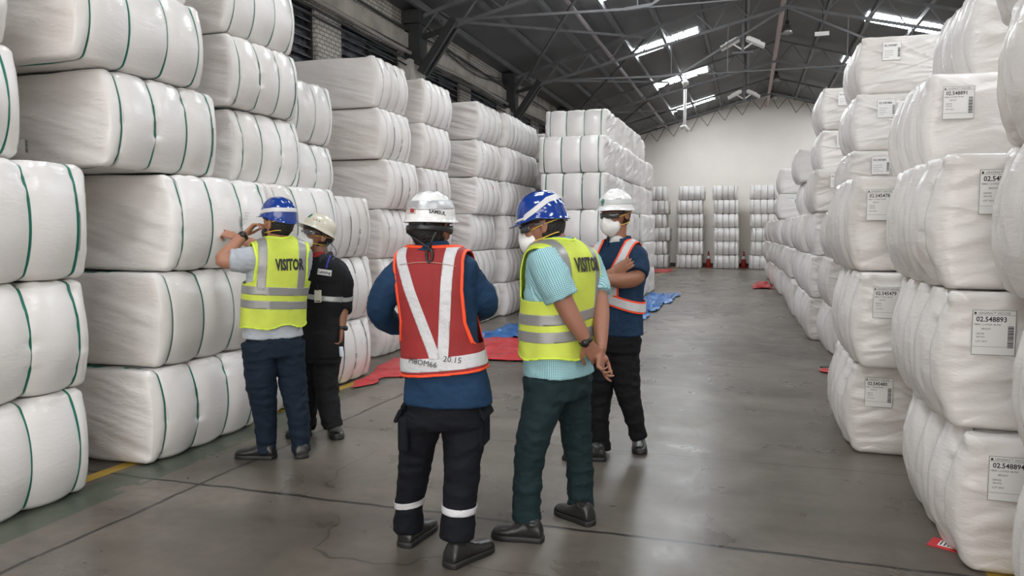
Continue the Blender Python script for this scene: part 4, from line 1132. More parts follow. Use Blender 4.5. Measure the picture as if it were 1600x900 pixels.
for s_, c in ((-1, J(634, 672, .0)), (1, J(756, 668, .0))):
    n_ = m.r*s_
    R_ = np.array([m.f, unit(n_), arr(0, 0, 1)]).T
    mb = MB().box(c-n_*.012, (.17, .05, .17), R_); p_ = m.put('cargo_pocket', (np.vstack(mb.V), mb.F), PANT, tr, smooth=False)
    bv = p_.modifiers.new('b', 'BEVEL'); bv.width = .018; bv.segments = 3
    mb = MB().box(c+n_*.008+arr(0, 0, .085), (.18, .02, .07), np.array([m.f, unit(n_+arr(0, 0, .5)), unit(arr(0, 0, 1)-n_*.5)]).T); q_ = m.put('pocket_flap', (np.vstack(mb.V), mb.F), PANT, p_, smooth=False)
    bv = q_.modifiers.new('b', 'BEVEL'); bv.width = .01; bv.segments = 2
h0 = FL(m, 631, 856); boot(m, h0, h0+AZ(22)*.29, wd=1.12, h=.14); h0 = FL(m, 700, 888); boot(m, h0, h0+AZ(40)*.29, wd=1.15, h=.14)
head_extras(m, hair=True, mask=None, glasses='specs', low=-.085)
helmet(m, 'white', tiltb=4)
m.patch('reflective_band', lambda A, z, P: np.minimum(.019-np.abs(z-.048-.010*np.cos(A)), z-.0), mat('silver_band', (.50, .50, .51), .38, metal=.45))
m.patch('red_white_sticker', lambda A, z, P: np.minimum(.012-np.abs(z-.016), .26-np.abs(A+2.86)), mat('sticker_paper', (.6, .52, .5), .4))
m.patch('sticker_print', lambda A, z, P: np.minimum(.008-np.abs(z-.016), .10-np.abs(A+2.96)), mat('sticker_red', (.35, .03, .03), .4), .003)
hl = m.off+arr(.066, -.100, .034)
decal(m, 'SAMSUL', .022, m.hm(m.tl(arr(.080, -.085, .068)[None]))[0], unit(m.hr*.62-m.hf*.75+m.hu*.2), m.hu, INK, m.hat, .002, .03, tree(*(lambda g: (g[0], g[1]))(( [v.co[:] for v in m.hat.data.vertices], [tuple(p.vertices) for p in m.hat.data.polygons]))), 'name_lettering')
# nape strap with hanging loop
mb = MB(); p0 = m.H((-.07, -.075, -.02)); p1 = m.H((.07, -.075, -.02)); c = J(672, 388, -.11)
mb.tube(spline([p0, (p0+c)/2+m.f*-.015, c], 5), .0055, 8); mb.tube(spline([p1, (p1+c)/2+m.f*-.015, c], 5), .0055, 8)
th = np.linspace(0, 2*math.pi, 18); lp = [c+arr(0, 0, -.032)+m.r*.014*math.sin(t)+arr(0, 0, .030*math.cos(t))-m.f*.012 for t in th]
mb.tube(lp, .006, 8); m.put('nape_strap', (np.vstack(mb.V), mb.F), BLK)
m.put('goggle_strap', tube([m.H((.094*math.cos(t), -.005-.112*math.sin(t), -.004)) for t in np.linspace(-.3, math.pi+.3, 30)], .0035, 10, up=m.hu, flat=3.6), BLK)
SW = side_mask([(zp(m, 397), .165), (zp(m, 420), .162), (zp(m, 450), .152), (zp(m, 500), .150), (zp(m, 530), .170), (zp(m, 545), .26), (zp(m, 590), .3)])
zb = zp(m, 579); zc = zp(m, 392)
def fnA(l, w_, z):
    c = J(676, 390); l = l-(J(685, 480)@m.r) if False else l-np.interp(z, [zp(m, 600), zp(m, 390)], [J(697, 600)@m.r, J(677, 390)@m.r]); w_ = w_-c@m.f
    return np.minimum(np.minimum(np.minimum(SW(z)-np.abs(l), zp(m, 384)-z), z-zb-.10*l), np.where(z > zp(m, 430), np.hypot(l, w_*np.where(w_ > 0, .55, 1.15))-.088, BIG))
v = Vest(m, tor, .016, fnA, REDF, ORNG, .011, name='safety_vest')
def dl(l, z): return l-np.interp(z, [zp(m, 600), zp(m, 390)], [J(697, 600)@m.r, J(677, 390)@m.r])
def zl(z, y0, y1, l0, l1): return np.interp(z, [zp(m, y1), zp(m, y0)], [l1, l0])
pxm = 1/343.
hemb = lambda l, z: .030-np.abs(z-zb-.052-.10*dl(l, z))
v.tape(lambda l, w_, z, f: np.minimum(.026-np.abs(dl(l, z)-zl(z, 400, 556, -.125, .012)), z-zb-.075-.1*dl(l, z)), TAPEW)
v.tape(lambda l, w_, z, f: np.minimum(.024-np.abs(dl(l, z)-zl(z, 390, 556, .108, .040)), z-zb-.075-.1*dl(l, z)), TAPEW)
v.tape(lambda l, w_, z, f: np.minimum(hemb(l, z), f-.012), TAPEW)
pp = [onto(v.bvh, J(678+60*t, 408+9*t*t, 0)-m.f*.3, -m.f, .0045) for t in np.linspace(-.72, .80, 24)]
m.put('piping', tube(pp, .0016, 6), mat('pale_piping', (.45, .28, .22), .6), v.o)
for s_, x_, y_ in (('M8OM66', 662, 566), ('20.15', 711, 560)):
    decal(m, s_, .036, J(x_, y_, -.12), -m.f, arr(0, 0, 1)+m.r*.12, INK, v.o, .009, .0, v.bvh, 'handwriting')
# ---- visitor in the checked shirt
m = Man((-.93, 3.60), -50, 'person in teal checked shirt, yellow VISITOR vest, blue hard hat, hands behind back', -80, -12); J = m.J
m.hc = m.J(848, 354)
T = [(866, 373, 0, .055, .055), (869, 380, 0, .09, .075), (873, 389, 0, .155, .095), (877, 402, 0, .198, .115), (877, 425, 0, .208, .130), (875, 455, 0, .200, .135), (872, 490, 0, .188, .135), (871, 530, 0, .188, .14), (872, 560, 0, .192, .14), (875, 583, 0, .196, .142)]
tor = m.torso(T)
aN = [J(850, 402, -.13), J(862, 430, -.19), J(884, 478, -.20), J(902, 510, -.20), J(917, 536, -.19)]
aF = [J(913, 404, .10), J(926, 432, .10), J(938, 478, .02), J(939, 515, -.06), J(939, 548, -.13)]
parts = [limb(aN, [.052, .052, .048, .040, .027]), limb(aF, [.050, .050, .044, .038, .026]), limb([m.H((0, -.02, -.04)), J(866, 376, 0), J(874, 405, 0)], [.062, .062, .075])]
hand(parts, aN[-1], J(936, 562, -.14)-aN[-1], -RH*.2+FH*1.0, -1, (18, 28, 20), .3)
hand(parts, aF[-1], J(936, 576, -.17)-aF[-1], -RH*.75-FH*.3, 1, None, .7, curls=((20, 15, 10), (35, 35, 20), (45, 45, 25), (60, 50, 25)), spread=.9) if False else hand(parts, aF[-1], J(938, 574, -.16)-aF[-1], RH*.75-FH*.45, -1, None, .7, curls=((22, 22, 12), (38, 35, 20), (48, 42, 25), (60, 45, 25)))
legN = ([J(852, 590, -.05), J(850, 620, -.06), J(837, 667, -.08), J(827, 720, -.06), J(823, 785, -.05), J(824, 812, -.05)], [.11, .098, .082, .070, .068, .070])
legF = ([J(893, 590, .08), J(895, 620, .12), J(899, 667, .16), J(905, 720, .20), J(907, 770, .22), J(907, 794, .22)], [.105, .09, .076, .068, .064, .066])
body(m, parts, T, [legN, legF], (.31, .14, .09))
def check_mat():
    m_, t, b = nt('teal_gingham'); N = t.nodes; L = t.links; tc = N.new('ShaderNodeTexCoord')
    mp = N.new('ShaderNodeAttribute'); mp.attribute_name = 'cloth'
    sp = N.new('ShaderNodeSeparateXYZ'); L.new(mp.outputs['Vector'], sp.inputs[0]); o = []
    for k in (0, 1, 2):
        a = N.new('ShaderNodeMath'); a.operation = 'MULTIPLY'; L.new(sp.outputs[k], a.inputs[0]); a.inputs[1].default_value = 2*math.pi/.0078
        s_ = N.new('ShaderNodeMath'); s_.operation = 'SINE'; L.new(a.outputs[0], s_.inputs[0]); g = N.new('ShaderNodeMath'); g.operation = 'GREATER_THAN'; g.inputs[1].default_value = .1; L.new(s_.outputs[0], g.inputs[0]); o.append(g.outputs[0])
    h_ = N.new('ShaderNodeMath'); h_.operation = 'MAXIMUM'; L.new(o[0], h_.inputs[0]); h_.inputs[1].default_value = 0
    ad = N.new('ShaderNodeMath'); ad.operation = 'ADD'; L.new(h_.outputs[0], ad.inputs[0]); L.new(o[2], ad.inputs[1])
    hf = N.new('ShaderNodeMath'); hf.operation = 'MULTIPLY'; hf.inputs[1].default_value = .5; L.new(ad.outputs[0], hf.inputs[0])
    cr = N.new('ShaderNodeValToRGB'); e = cr.color_ramp.elements; e[0].color = (.55, .72, .73, 1); e[1].color = (.03, .22, .28, 1); q = e.new(.5); q.color = (.22, .46, .50, 1)
    L.new(hf.outputs[0], cr.inputs[0]); L.new(cr.outputs[0], b.inputs['Base Color']); b.inputs['Roughness'].default_value = .8; return m_
CHK = check_mat()
cutN = aN[:3]; cutF = aF[:3]
sl = [limb([aN[0], aN[1], aN[1]*.25+aN[2]*.75], [.082, .082, .083], up=m.f), limb([aF[0], aF[1], aF[1]*.4+aF[2]*.6], [.078, .074, .070], up=m.f)]
sh, sv, sf = sleeve(m, [tor], sl, CHK, 'shirt', .006, sc=8)
co = collar(m, J(868, 379), .082, .066, .030, CHK, sh)
def cloth_coords(m, o, arms):
    V = np.array([v_.co[:] for v_ in o.data.vertices]); l, w_, z = m.loc(V); c = J(874, 480)
    uv = np.c_[np.arctan2(w_-c@m.f, l-c@m.r)*.17, V[:, 2]*0, z]
    for a in arms:
        for p, q in zip(a, a[1:]):
            d = unit(q-p); L_ = np.linalg.norm(q-p); t = (V-p)@d; r_ = V-p-np.outer(t, d); x = unit(np.cross(d, m.f)); y = np.cross(d, x)
            k = (t > -.10) & (t < L_+.04) & (np.linalg.norm(r_, axis=1) < .13) & ((l-c@m.r)*np.sign(p@m.r-c@m.r) > .168)
            uv[k] = np.c_[np.arctan2(r_@y, r_@x)*.075, 0*t, t][k]
    at = o.data.attributes.new('cloth', 'FLOAT_VECTOR', 'POINT'); at.data.foreach_set('vector', uv.astype(np.float32).ravel())
cloth_coords(m, sh, [[aN[0]-(aN[1]-aN[0])*.3, aN[1]*.25+aN[2]*.75], [aF[0]-(aF[1]-aF[0])*.3, aF[1]*.4+aF[2]*.6]]); cloth_coords(m, co, [])
DKT = fabric('dark_teal_denim', (.010, .024, .028), .8); 
hip = m.torso([(874, 570, 0, .15, .115), (873, 595, 0, .172, .13), (872, 618, 0, .170, .125)], e=2.3)
tr, tg = trousers(m, [legN, legF], hip, DKT, .009, seed=5)
boot(m, FL(m, 848, 846), FL(m, 769, 838), LEA, .09); boot(m, FL(m, 925, 822), FL(m, 870, 800), LEA, .09)
head_extras(m, mask='yellow', glasses='specs', low=-.070)
helmet(m, 'blue', tiltb=-2)
WSTR = mat('white_hat_tape', (.66, .66, .66), .3)
m.patch('hat_stripe', lambda A, z, P: np.minimum(np.where(np.abs(A) > .9, .0125, .0055)-np.abs(z-np.interp(np.abs(A), [0, .9, 1.5, 2.2, 3.14], [-.008, -.004, .020, .052, .062])), 1), WSTR)
zb = zp(m, 549); c0 = J(868, 382)
def ctr(m, z, a, b):
    pa, pb = J(*a), J(*b); return np.interp(z, [pa[2], pb[2]], [pa@m.r, pb@m.r]), np.interp(z, [pa[2], pb[2]], [pa@m.f, pb@m.f])
def visitor_vest(m, tor, J, ca, cb, y0, yarm, ybot, seed, grow=.018):
    zb = zp(m, ybot)
    def lw(l, w_, z): a, b = ctr(m, z, ca, cb); return l-a, w_-b
    arm = side_mask([(zp(m, y0), .175), (zp(m, (y0*2+yarm)/3), .160), (zp(m, yarm-8), .168), (zp(m, yarm), .25), (zb-.2, .3)])
    def fn(l, w_, z):
        l, w_ = lw(l, w_, z)
        return np.minimum(np.minimum(arm(z)-np.abs(l), z-zb+.012*np.sin(l*26+w_*20)), np.where(z > zp(m, y0+25), np.hypot(l, w_*np.where(w_ > 0, .6, 1.1))-.092, BIG))
    v = Vest(m, tor, grow, fn, NEON, NEONE, .010, .0055, seed, sc=5)
    v.lw = lw; return v
v = visitor_vest(m, tor, J, (872, 560), (869, 382), 389, 470, 552, 4)
z1, z2 = zp(m, 493), zp(m, 525)
for zc_, tl_ in ((zp(m, 489), .16), (zp(m, 516), .12)):
    v.tape(lambda l, w_, z, f, zc_=zc_, tl_=tl_: .0255-np.abs(z-zc_-tl_*v.lw(l, w_, z)[0]*.5), TAPE)
for sx in (-1, 1):
    v.tape(lambda l, w_, z, f, sx=sx: np.minimum(.0245-np.abs(v.lw(l, w_, z)[0]-sx*.118), z-zp(m, 485)), TAPE)
decal(m, 'VISITOR', .090, J(884, 413, 0)-m.f*.18, -m.f, arr(0, 0, 1), INK, v.o, .006, .045, v.bvh, 'lettering', sx=.60)
def watch(m, p, d, r=.031, up=None):
    d = unit(d); g = tube([p-d*.011, p-d*.010, p+d*.010, p+d*.011], [r-.002, r+.003, r+.003, r-.002], 24, up=up); k = m.put('wristwatch', g, BLK)
    o = up if up is not None else unit(np.cross(d, FH)); q = unit(o-d*(o@d)); m.put('watch_face', tube([p+q*(r-.002), p+q*(r+.010)], [.019, .018], 20), BLK, k); return k
watch(m, aN[-1]-unit(aN[-1]-aN[-2])*.012, aN[-1]-aN[-2], .0305, up=-FH-RH*.3)
# ---- visitor pointing at the bale
m = Man((-2.96, 4.27), -30, 'person in grey shirt, yellow VISITOR vest and blue hard hat, pointing at a bale', -58, 2); J = m.J
m.hc = m.J(435, 349)
T = [(436, 371, 0, .055, .055), (436, 376, 0, .09, .075), (437, 383, 0, .155, .09), (438, 393, 0, .198, .11), (437, 412, 0, .205, .125), (433, 440, 0, .192, .13), (429, 470, 0, .185, .13), (427, 503, 0, .188, .13), (427, 526, 0, .19, .13)]
tor = m.torso(T)
aN = [J(408, 404, -.08), J(380, 407, -.14), J(347, 407, -.18), J(364, 386, -.12), J(382, 367, -.06)]
aF = [J(463, 404, .09), J(445, 400, .25), J(418, 392, .34), J(392, 380, .37), J(368, 371, .38)]
parts = [limb(aN, [.050, .050, .046, .040, .028]), limb(aF, [.050, .050, .044, .038, .028]), limb([m.H((0, -.02, -.04)), J(436, 375, 0), J(437, 400, 0)], [.060, .060, .075])]
hand(parts, aN[-1], J(403, 345, -.02)-aN[-1], m.hf*-.1-FH*-.3+RH*.9, 1, None, .6, curls=((25, 30, 15), (32, 35, 15), (42, 45, 20), (50, 50, 25)), scale=1.0)
hand(parts, aF[-1], J(340, 360, .40)-aF[-1], arr(0, 0, -.9)+FH*.5, -1, None, .5, curls=((8, 10, 8), (45, 50, 20), (55, 60, 30), (60, 60, 30)), scale=1.0)
legN = ([J(406, 535, -.04), J(407, 565, -.04), J(408, 600, -.03), J(413, 640, 0), J(416, 689, .02), J(415, 706, .02)], [.115, .105, .095, .078, .062, .062])
legF = ([J(450, 535, .05), J(454, 565, .05), J(458, 600, .06), J(465, 640, .06), J(470, 689, .05), J(471, 705, .05)], [.105, .095, .088, .074, .058, .060])
body(m, parts, T, [legN, legF], (.40, .19, .12))
GRY = fabric('light_grey_chambray', (.42, .45, .49), .8, .06)
sl = [limb([aN[0], aN[1], aN[1]*.4+aN[2]*.6], [.080, .078, .072], up=arr(0, 0, 1)), limb([aF[0], aF[1], aF[1]*.4+aF[2]*.6], [.078, .074, .068], up=arr(0, 0, 1))]
sh, sv, sf = sleeve(m, [tor], sl, GRY, 'shirt', .008, sc=9, seed=7)
collar(m, J(436, 377), .080, .064, .030, GRY, sh)
DEN = fabric('dark_blue_denim', (.008, .016, .030), .8)
hip = m.torso([(428, 515, 0, .15, .11), (428, 535, 0, .175, .125), (428, 555, 0, .172, .12)], e=2.3)
tr, tg = trousers(m, [legN, legF], hip, DEN, .009, seed=11)
boot(m, FL(m, 430, 716), FL(m, 369, 714), LEA, .10, wd=1.2); h0 = FL(m, 472, 717); boot(m, h0, h0+AZ(-18)*.28, LEA, .10, wd=1.15)
head_extras(m, mask='black', low=-.075)
helmet(m, 'blue', tiltb=2)
m.patch('hat_stripe', lambda A, z, P: np.minimum(np.where(np.abs(A) > .9, .012, .006)-np.abs(z-np.interp(np.abs(A), [0, .9, 1.5, 2.2, 3.14], [-.004, .002, .018, .030, .032])), 1), WSTR)
v = visitor_vest(m, tor, J, (428, 505), (436, 378), 384, 445, 508, 9)
for zc_ in (zp(m, 453), zp(m, 474)):
    v.tape(lambda l, w_, z, f, zc_=zc_: .026-np.abs(z-zc_+.06*v.lw(l, w_, z)[0]), TAPE)
for sx in (-1, 1):
    v.tape(lambda l, w_, z, f, sx=sx: np.minimum(.025-np.abs(v.lw(l, w_, z)[0]-sx*.122), z-zp(m, 450)), TAPE)
decal(m, 'VISITOR', .098, J(445, 413, 0)-m.f*.16, -m.f, arr(0, 0, 1), INK, v.o, .006, .045, v.bvh, 'lettering', sx=.50)
watch(m, aN[-1]-unit(aN[-1]-aN[-2])*.014, aN[-1]-aN[-2], .032, up=-FH)
# ---- guide in the black coverall
m = Man((-3.03, 4.80), -160, 'person in black coverall with cream hard hat, goggles and white mask, looking up', -130, 20, 0); J = m.J
m.hc = m.J(494, 370)
m.hatm = mat('cream_shell', (.62, .58, .47), .3, coat=.3)
T = [(502, 396, 0, .055, .055), (503, 402, 0, .09, .075), (504, 408, 0, .150, .09), (505, 418, 0, .190, .105), (505, 435, 0, .196, .12), (503, 465, 0, .182, .12), (500, 495, 0, .172, .12), (499, 520, 0, .178, .12), (498, 545, 0, .18, .12)]
tor = m.torso(T)
aR = [J(529, 424, -.05), J(538, 440, -.04), J(537, 478, .0), J(535, 495, -.03), J(534, 515, -.06)]
aO = [J(477, 424, .03), J(466, 440, .05), J(462, 475, .08), J(466, 495, .04), J(470, 512, .0)]
parts = [limb(aR, [.048, .046, .042, .036, .027]), limb(aO, [.048, .046, .042, .036, .027]), limb([m.H((0, -.02, -.04)), J(500, 395, 0), J(503, 415, 0)], [.058, .060, .075])]
hand(parts, aR[-1], J(532, 540, -.08)-aR[-1], -RH*.8+FH*-.2, 1, None, .5, curls=((30, 35, 20), (38, 40, 20), (42, 45, 20), (45, 45, 25)))
hand(parts, aO[-1], J(473, 530, -.02)-aO[-1], RH*.8+FH*.2, -1, (30, 35, 20), .4)
legA = ([J(511, 548, .0), J(510, 570, .0), J(509, 595, -.02), J(514, 638, -.06), J(521, 667, -.08)], [.105, .095, .086, .076, .068])
legB = ([J(482, 548, .03), J(481, 570, .04), J(480, 595, .06), J(480, 638, .08), J(479, 670, .1)], [.10, .092, .085, .072, .064])
body(m, parts, T, [legA, legB], (.26, .115, .065))
COV = fabric('black_coverall', (.010, .0105, .012), .8)
sl = [limb([aR[0], aR[1], aR[2], aR[2]*.6+aR[3]*.4], [.066, .064, .060, .062], up=m.f), limb([aO[0], aO[1], aO[2], aO[2]*.6+aO[3]*.4], [.066, .064, .060, .062], up=m.f)]
sh, sv, sf = sleeve(m, [tor], sl, COV, 'coverall_top', .006, sc=8, seed=17)
collar(m, J(502, 404), .090, .074, .048, fabric('grey_black_collar', (.03, .032, .04), .8), sh, gap=.5)
m.put('undershirt', tube([J(500, 402, -.02), J(500, 407, -.04)], [.062, .05], 20), fabric('red_neckband', (.35, .03, .03)), sh)
hip = m.torso([(498, 530, 0, .155, .11), (497, 550, 0, .172, .12), (496, 565, 0, .165, .115)], e=2.3)
tr, tg = trousers(m, [legA, legB], hip, COV, .009, seed=21)
g = m.torso([(500, 512, 0, .172, .118), (499, 520, 0, .186, .128), (498, 545, 0, .188, .128), (497, 556, 0, .180, .124)]); m.put('coverall_waist', g, COV)
btree = tree(sv, sf)
def cloth_tape(m, V, Fc, fn, mt, par, t=.003, name='reflective_tape'):
    l, w_, z = m.loc(V); v, f = clip(V, Fc, fn(l, w_, z, V))
    if not f: return
    n_ = vnorm(v, f); v, f = shell(v+n_*.001, f, n_, t); return m.put(name, (v, f), mt, par)
TPG = mat('soft_silver_tape', (.40, .41, .41), .35, metal=.2)
cxl = J(503, 460)@m.r
cloth_tape(m, sv, sf, lambda l, w_, z, V: np.minimum(.018-np.abs(z-zp(m, 462)-.1*(l-cxl)), .19-np.abs(l-cxl)), TPG, sh)
ax_ = unit(aR[2]-aR[1])
cloth_tape(m, sv, sf, lambda l, w_, z, V: np.minimum(.016-np.abs((V-J(538, 464, -.01))@ax_), .095-np.linalg.norm(V-J(538, 464, -.01), axis=1)), TPG, sh)
boot(m, FL(m, 519, 668), FL(m, 529, 688), LEA, .13, wd=1.1); boot(m, FL(m, 486, 680), FL(m, 447, 684), LEA, .13, wd=1.1)
head_extras(m, mask='yellow', glasses='goggle', low=-.050)
helmet(m, 'cap', tiltb=4)
GRNM = mat('green_emblem', (.01, .16, .09), .4)
m.patch('green_emblem', lambda A, z, P: .017-np.hypot((A+.15)*.12, z-.055), GRNM)
for a_, c_ in ((-.62, (.5, .03, .03)), (-.82, (.02, .03, .15)), (-1.02, (.02, .12, .09))): m.patch('coloured_dot', lambda A, z, P, a_=a_: .0052-np.hypot((A-a_)*.12, z-.034), mat('dot_%d' % int(-a_*100), c_, .5))
def plate(m, c, nrm, wd, hg, mt, par, name, t=.003, tilt=0, up=(0, 0, 1)):
    n_ = unit(nrm); u = unit(arr(*up)-n_*(arr(*up)@n_)); r_ = np.cross(u, n_); a = math.radians(tilt); r2 = r_*math.cos(a)+u*math.sin(a); u2 = u*math.cos(a)-r_*math.sin(a)
    mb = MB().box(c, (wd, t, hg), np.array([r2, n_, u2]).T); return m.put(name, (np.vstack(mb.V), mb.F), mt, par, smooth=False), r2, u2
nn = unit(m.f*.95+arr(0, 0, .1)-m.r*.15)
p = onto(btree, J(511, 426, -.1), nn, .006); pl, r2, u2 = plate(m, p, nn, .105, .042, PAPER, sh, 'name_patch', tilt=-7)
decal(m, 'Lenzing', .031, p, nn, u2, INK, pl, .003, .02, None, 'patch_lettering')
p = onto(btree, J(501, 463, -.1), nn, .012); pl, r2, u2 = plate(m, p, nn, .052, .088, mat('cream_card', (.68, .66, .56), .35), sh, 'badge', tilt=2); plate(m, p-u2*.034+nn*.003, nn, .036, .006, INK, pl, 'badge_print'); plate(m, p+u2*.055, nn, .012, .03, BLK, pl, 'badge_clip', .008)
p = onto(btree, J(513, 438, -.1), nn, .004); plate(m, p, nn, .11, .028, COV, sh, 'pocket_flap', .006, -5)
BLU = mat('blue_lanyard', (.02, .03, .30), .5)
p = onto(btree, J(514, 410, -.1), nn, .006); m.put('lanyard', tube(spline([p+arr(0, 0, .045)+m.f*-.03, p, onto(btree, J(513, 420, -.1), nn, .006)], 4), .007, 8), BLU, sh)
m.put('hat_cord', tube(spline([m.H((-.065, -.085, -.02)), J(521, 385, -.02), J(525, 392, -.03), J(523, 402, -.05), onto(btree, J(514, 411, -.1), nn, .006)], 6), .0035, 8), mat('grey_blue_cord', (.08, .10, .13), .4))
m.put('hat_cord', tube(spline([m.H((-.07, -.06, -.02)), J(510, 390, -.04), J(508, 400, -.08)], 5), .003, 8), mat('teal_cord', (.02, .12, .14), .4))
watch(m, aR[-1]-unit(aR[-1]-aR[-2])*.008, aR[-1]-aR[-2], .032, up=RH*.9-FH*.4)
pc = J(532, 548, -.09)
o = link('folded_paper', None, None, tuple(m.base+pc)); tag(o, 'folded white paper held in the hand of the person in black coverall', 'paper')
u = np.linspace(-1, 1, 7); V = []
for a in u:
    for b in np.linspace(0, 1, 7): V.append(RH*a*.016+arr(0, 0, -b*.075+.03)+FH*(.010*a*a+.006*b)+RH*.006*b)
V = np.array(V); Fc = [(i*7+j, i*7+j+1, (i+1)*7+j+1, (i+1)*7+j) for i in range(6) for j in range(6)]
v_, f_ = shell(V, Fc, np.tile(-FH, (49, 1)), .0015); add('paper_sheet', v_, f_, mat('pale_blue_paper', (.70, .75, .85), .6), o)
# ---- man with crossed arms
m = Man((-.85, 5.05), -152, 'person with crossed arms in navy shirt, orange and silver vest and white hard hat', -130, -6); J = m.J
m.hc = m.J(962, 336)
T = [(967, 373, 0, .055, .055), (967, 378, 0, .09, .075), (967, 384, 0, .145, .09), (967, 393, 0, .186, .105), (967, 408, 0, .194, .12), (966, 435, 0, .182, .12), (965, 465, 0, .172, .12), (964, 495, 0, .172, .12), (963, 522, 0, .178, .122)]
tor = m.torso(T)
aL = [J(993, 399, -.05), J(998, 414, -.08), J(994, 434, -.14), J(970, 439, -.24), J(945, 437, -.26)]
aR = [J(939, 400, .02), J(927, 412, -.02), J(925, 440, -.10), J(942, 436, -.20), J(960, 424, -.235)]
parts = [limb(aL, [.048, .048, .052, .049, .030]), limb(aR, [.048, .046, .050, .044, .030]), limb([m.H((0, -.02, -.04)), J(965, 370, 0), J(966, 392, 0)], [.058, .060, .075])]
hand(parts, aL[-1], J(926, 434, -.22)-aL[-1], FH*1.0, 1, (20, 25, 15), .4)
hand(parts, aR[-1], J(981, 412, -.22)-aR[-1], FH*.9+RH*-.1, -1, (14, 22, 15), .3)
legA = ([J(945, 530, .04), J(941, 560, .04), J(938, 600, .04), J(936, 655, .02), J(938, 703, .0)], [.105, .098, .086, .068, .064])
legB = ([J(977, 530, .0), J(975, 560, -.02), J(979, 600, -.04), J(990, 650, -.04), J(998, 683, -.02)], [.105, .10, .088, .066, .058])
body(m, parts, T, [legA, legB], (.27, .115, .065))
NVS = fabric('navy_shirt', (.012, .034, .075), .8)
sl = [limb([aL[0], aL[1], aL[1]*.3+aL[2]*.7], [.066, .072, .072], up=m.f), limb([aR[0], aR[1], aR[1]*.35+aR[2]*.65], [.066, .068, .066], up=m.f)]
sh, sv, sf = sleeve(m, [tor], sl, NVS, 'shirt', .006, sc=8, seed=27)
collar(m, J(967, 380), .092, .074, .050, NVS, sh, gap=.45)
m.put('undershirt', tube([J(964, 380, -.02), J(962, 385, -.05)], [.064, .05], 24), fabric('white_undershirt', (.6, .6, .58)), sh)
hip = m.torso([(963, 510, 0, .15, .11), (962, 530, 0, .172, .12), (962, 548, 0, .168, .118)], e=2.3)
BLP = fabric('black_trouser_cloth', (.006, .0065, .008), .8)
tr, tg = trousers(m, [legA, legB], hip, BLP, .009, seed=31)
boot(m, FL(m, 946, 719), FL(m, 879, 718), LEA, .10); boot(m, FL(m, 997, 692), FL(m, 1000, 711), LEA, .13, wd=1.1)
head_extras(m, mask='yellow', glasses='specs', low=-.070)
helmet(m, 'white', tiltb=3)
m.patch('grey_band', lambda A, z, P: np.minimum(.016-np.abs(z-.026), 2.2-np.abs(A)), mat('dull_grey_tape', (.55, .56, .55), .35))
m.patch('green_emblem', lambda A, z, P: .0165-np.hypot((A-.02)*.13, z-.030), GRNM, .003)
m.patch('emblem_ring', lambda A, z, P: .0025-np.abs(np.hypot((A-.02)*.13, z-.030)-.009), mat('pale_green', (.25, .45, .35), .4), .004)
m.patch('emblem_base', lambda A, z, P: np.minimum(.003-np.abs(z-.009), .13-np.abs(A-.02)), GRNM, .003)
decal(m, 'SIGIT', .016, m.hm(m.tl(arr(-.085, .055, .098)[None]))[0], unit(-m.hr*.8+m.hf*.55+m.hu*.15), m.hu, INK, m.hat, .002, .03, tree([v.co[:] for v in m.hat.data.vertices], [tuple(p.vertices) for p in m.hat.data.polygons]), 'name_lettering')
def lw(l, w_, z): a, b = ctr(m, z, (963, 522), (966, 374)); return l-a, w_-b
ZD = [zp(m, 380), zp(m, 400), zp(m, 425), zp(m, 460)][::-1]
def fD(l, w_, z):
    l, w_ = lw(l, w_, z)
    s1 = .036-np.abs(l-np.interp(z, ZD, [.135, .135, .135, .11])); s2 = .036-np.abs(l-np.interp(z, ZD, [-.02, -.02, -.075, -.105]))
    top = np.minimum(np.maximum(s1, s2), z-zp(m, 462)); top = np.where(w_ < -.02, np.minimum(.036-np.abs(np.abs(l)-.1), z-zp(m, 470)), top)
    belt = .040-np.abs(z-zp(m, 466)-.30*(l+.0))
    return np.minimum(np.maximum(top, belt), np.where(z > zp(m, 395), np.hypot(l, w_*np.where(w_ > 0, .7, 1.0))-.086, BIG))
v = Vest(m, tor, .013, fD, ORNG, None, .01, .003, 7, name='safety_vest', voxel=.007)
v.tape(lambda l, w_, z, f: f-.0125, TAPEW)
# ------------------------------------------------------------------ sheets on the floor, cones, cards
def tarp(name, label, cat, poly, mt, amp, seed, nx=60, ny=40, fold=1.0):
    """crumpled sheet between four floor corners (a near-left, b near-right, c far-right, d far-left)"""
    a, b, c, d = [arr(*p, 0) for p in poly]; o0 = (a+b+c+d)/4; V = []
    for i in range(ny):
        for j in range(nx):
            u, v = j/(nx-1), i/(ny-1); V.append((a*(1-u)+b*u)*(1-v)+(d*(1-u)+c*u)*v)
    V = np.array(V)-o0
    e = np.array([min(j, nx-1-j, 6)/6*min(i, ny-1-i, 6)/6 for i in range(ny) for j in range(nx)])
    V[:, 0] += (1-e)*noise(V, 3.5, seed)*.10; V[:, 1] += (1-e)*noise(V, 3.1, seed+1)*.14
    r_ = np.clip(ridge(V+.2*np.c_[noise(V, 2, seed), noise(V, 2, seed+2), 0*e], 3.2, seed), 0, 1)**2*amp+np.abs(fbm(V, 5, seed+5))*amp*.7
    V[:, 2] = .008+r_*fold*(.5+.5*e)
    Fc = [(i*nx+j, i*nx+j+1, (i+1)*nx+j+1, (i+1)*nx+j) for i in range(ny-1) for j in range(nx-1)]
    V2, F2 = shell(V, Fc, np.tile(arr(0, 0, 1), (len(V), 1)), .003)
    return tag(add(name, V2, F2, mt, None, tuple(o0)), label, cat)
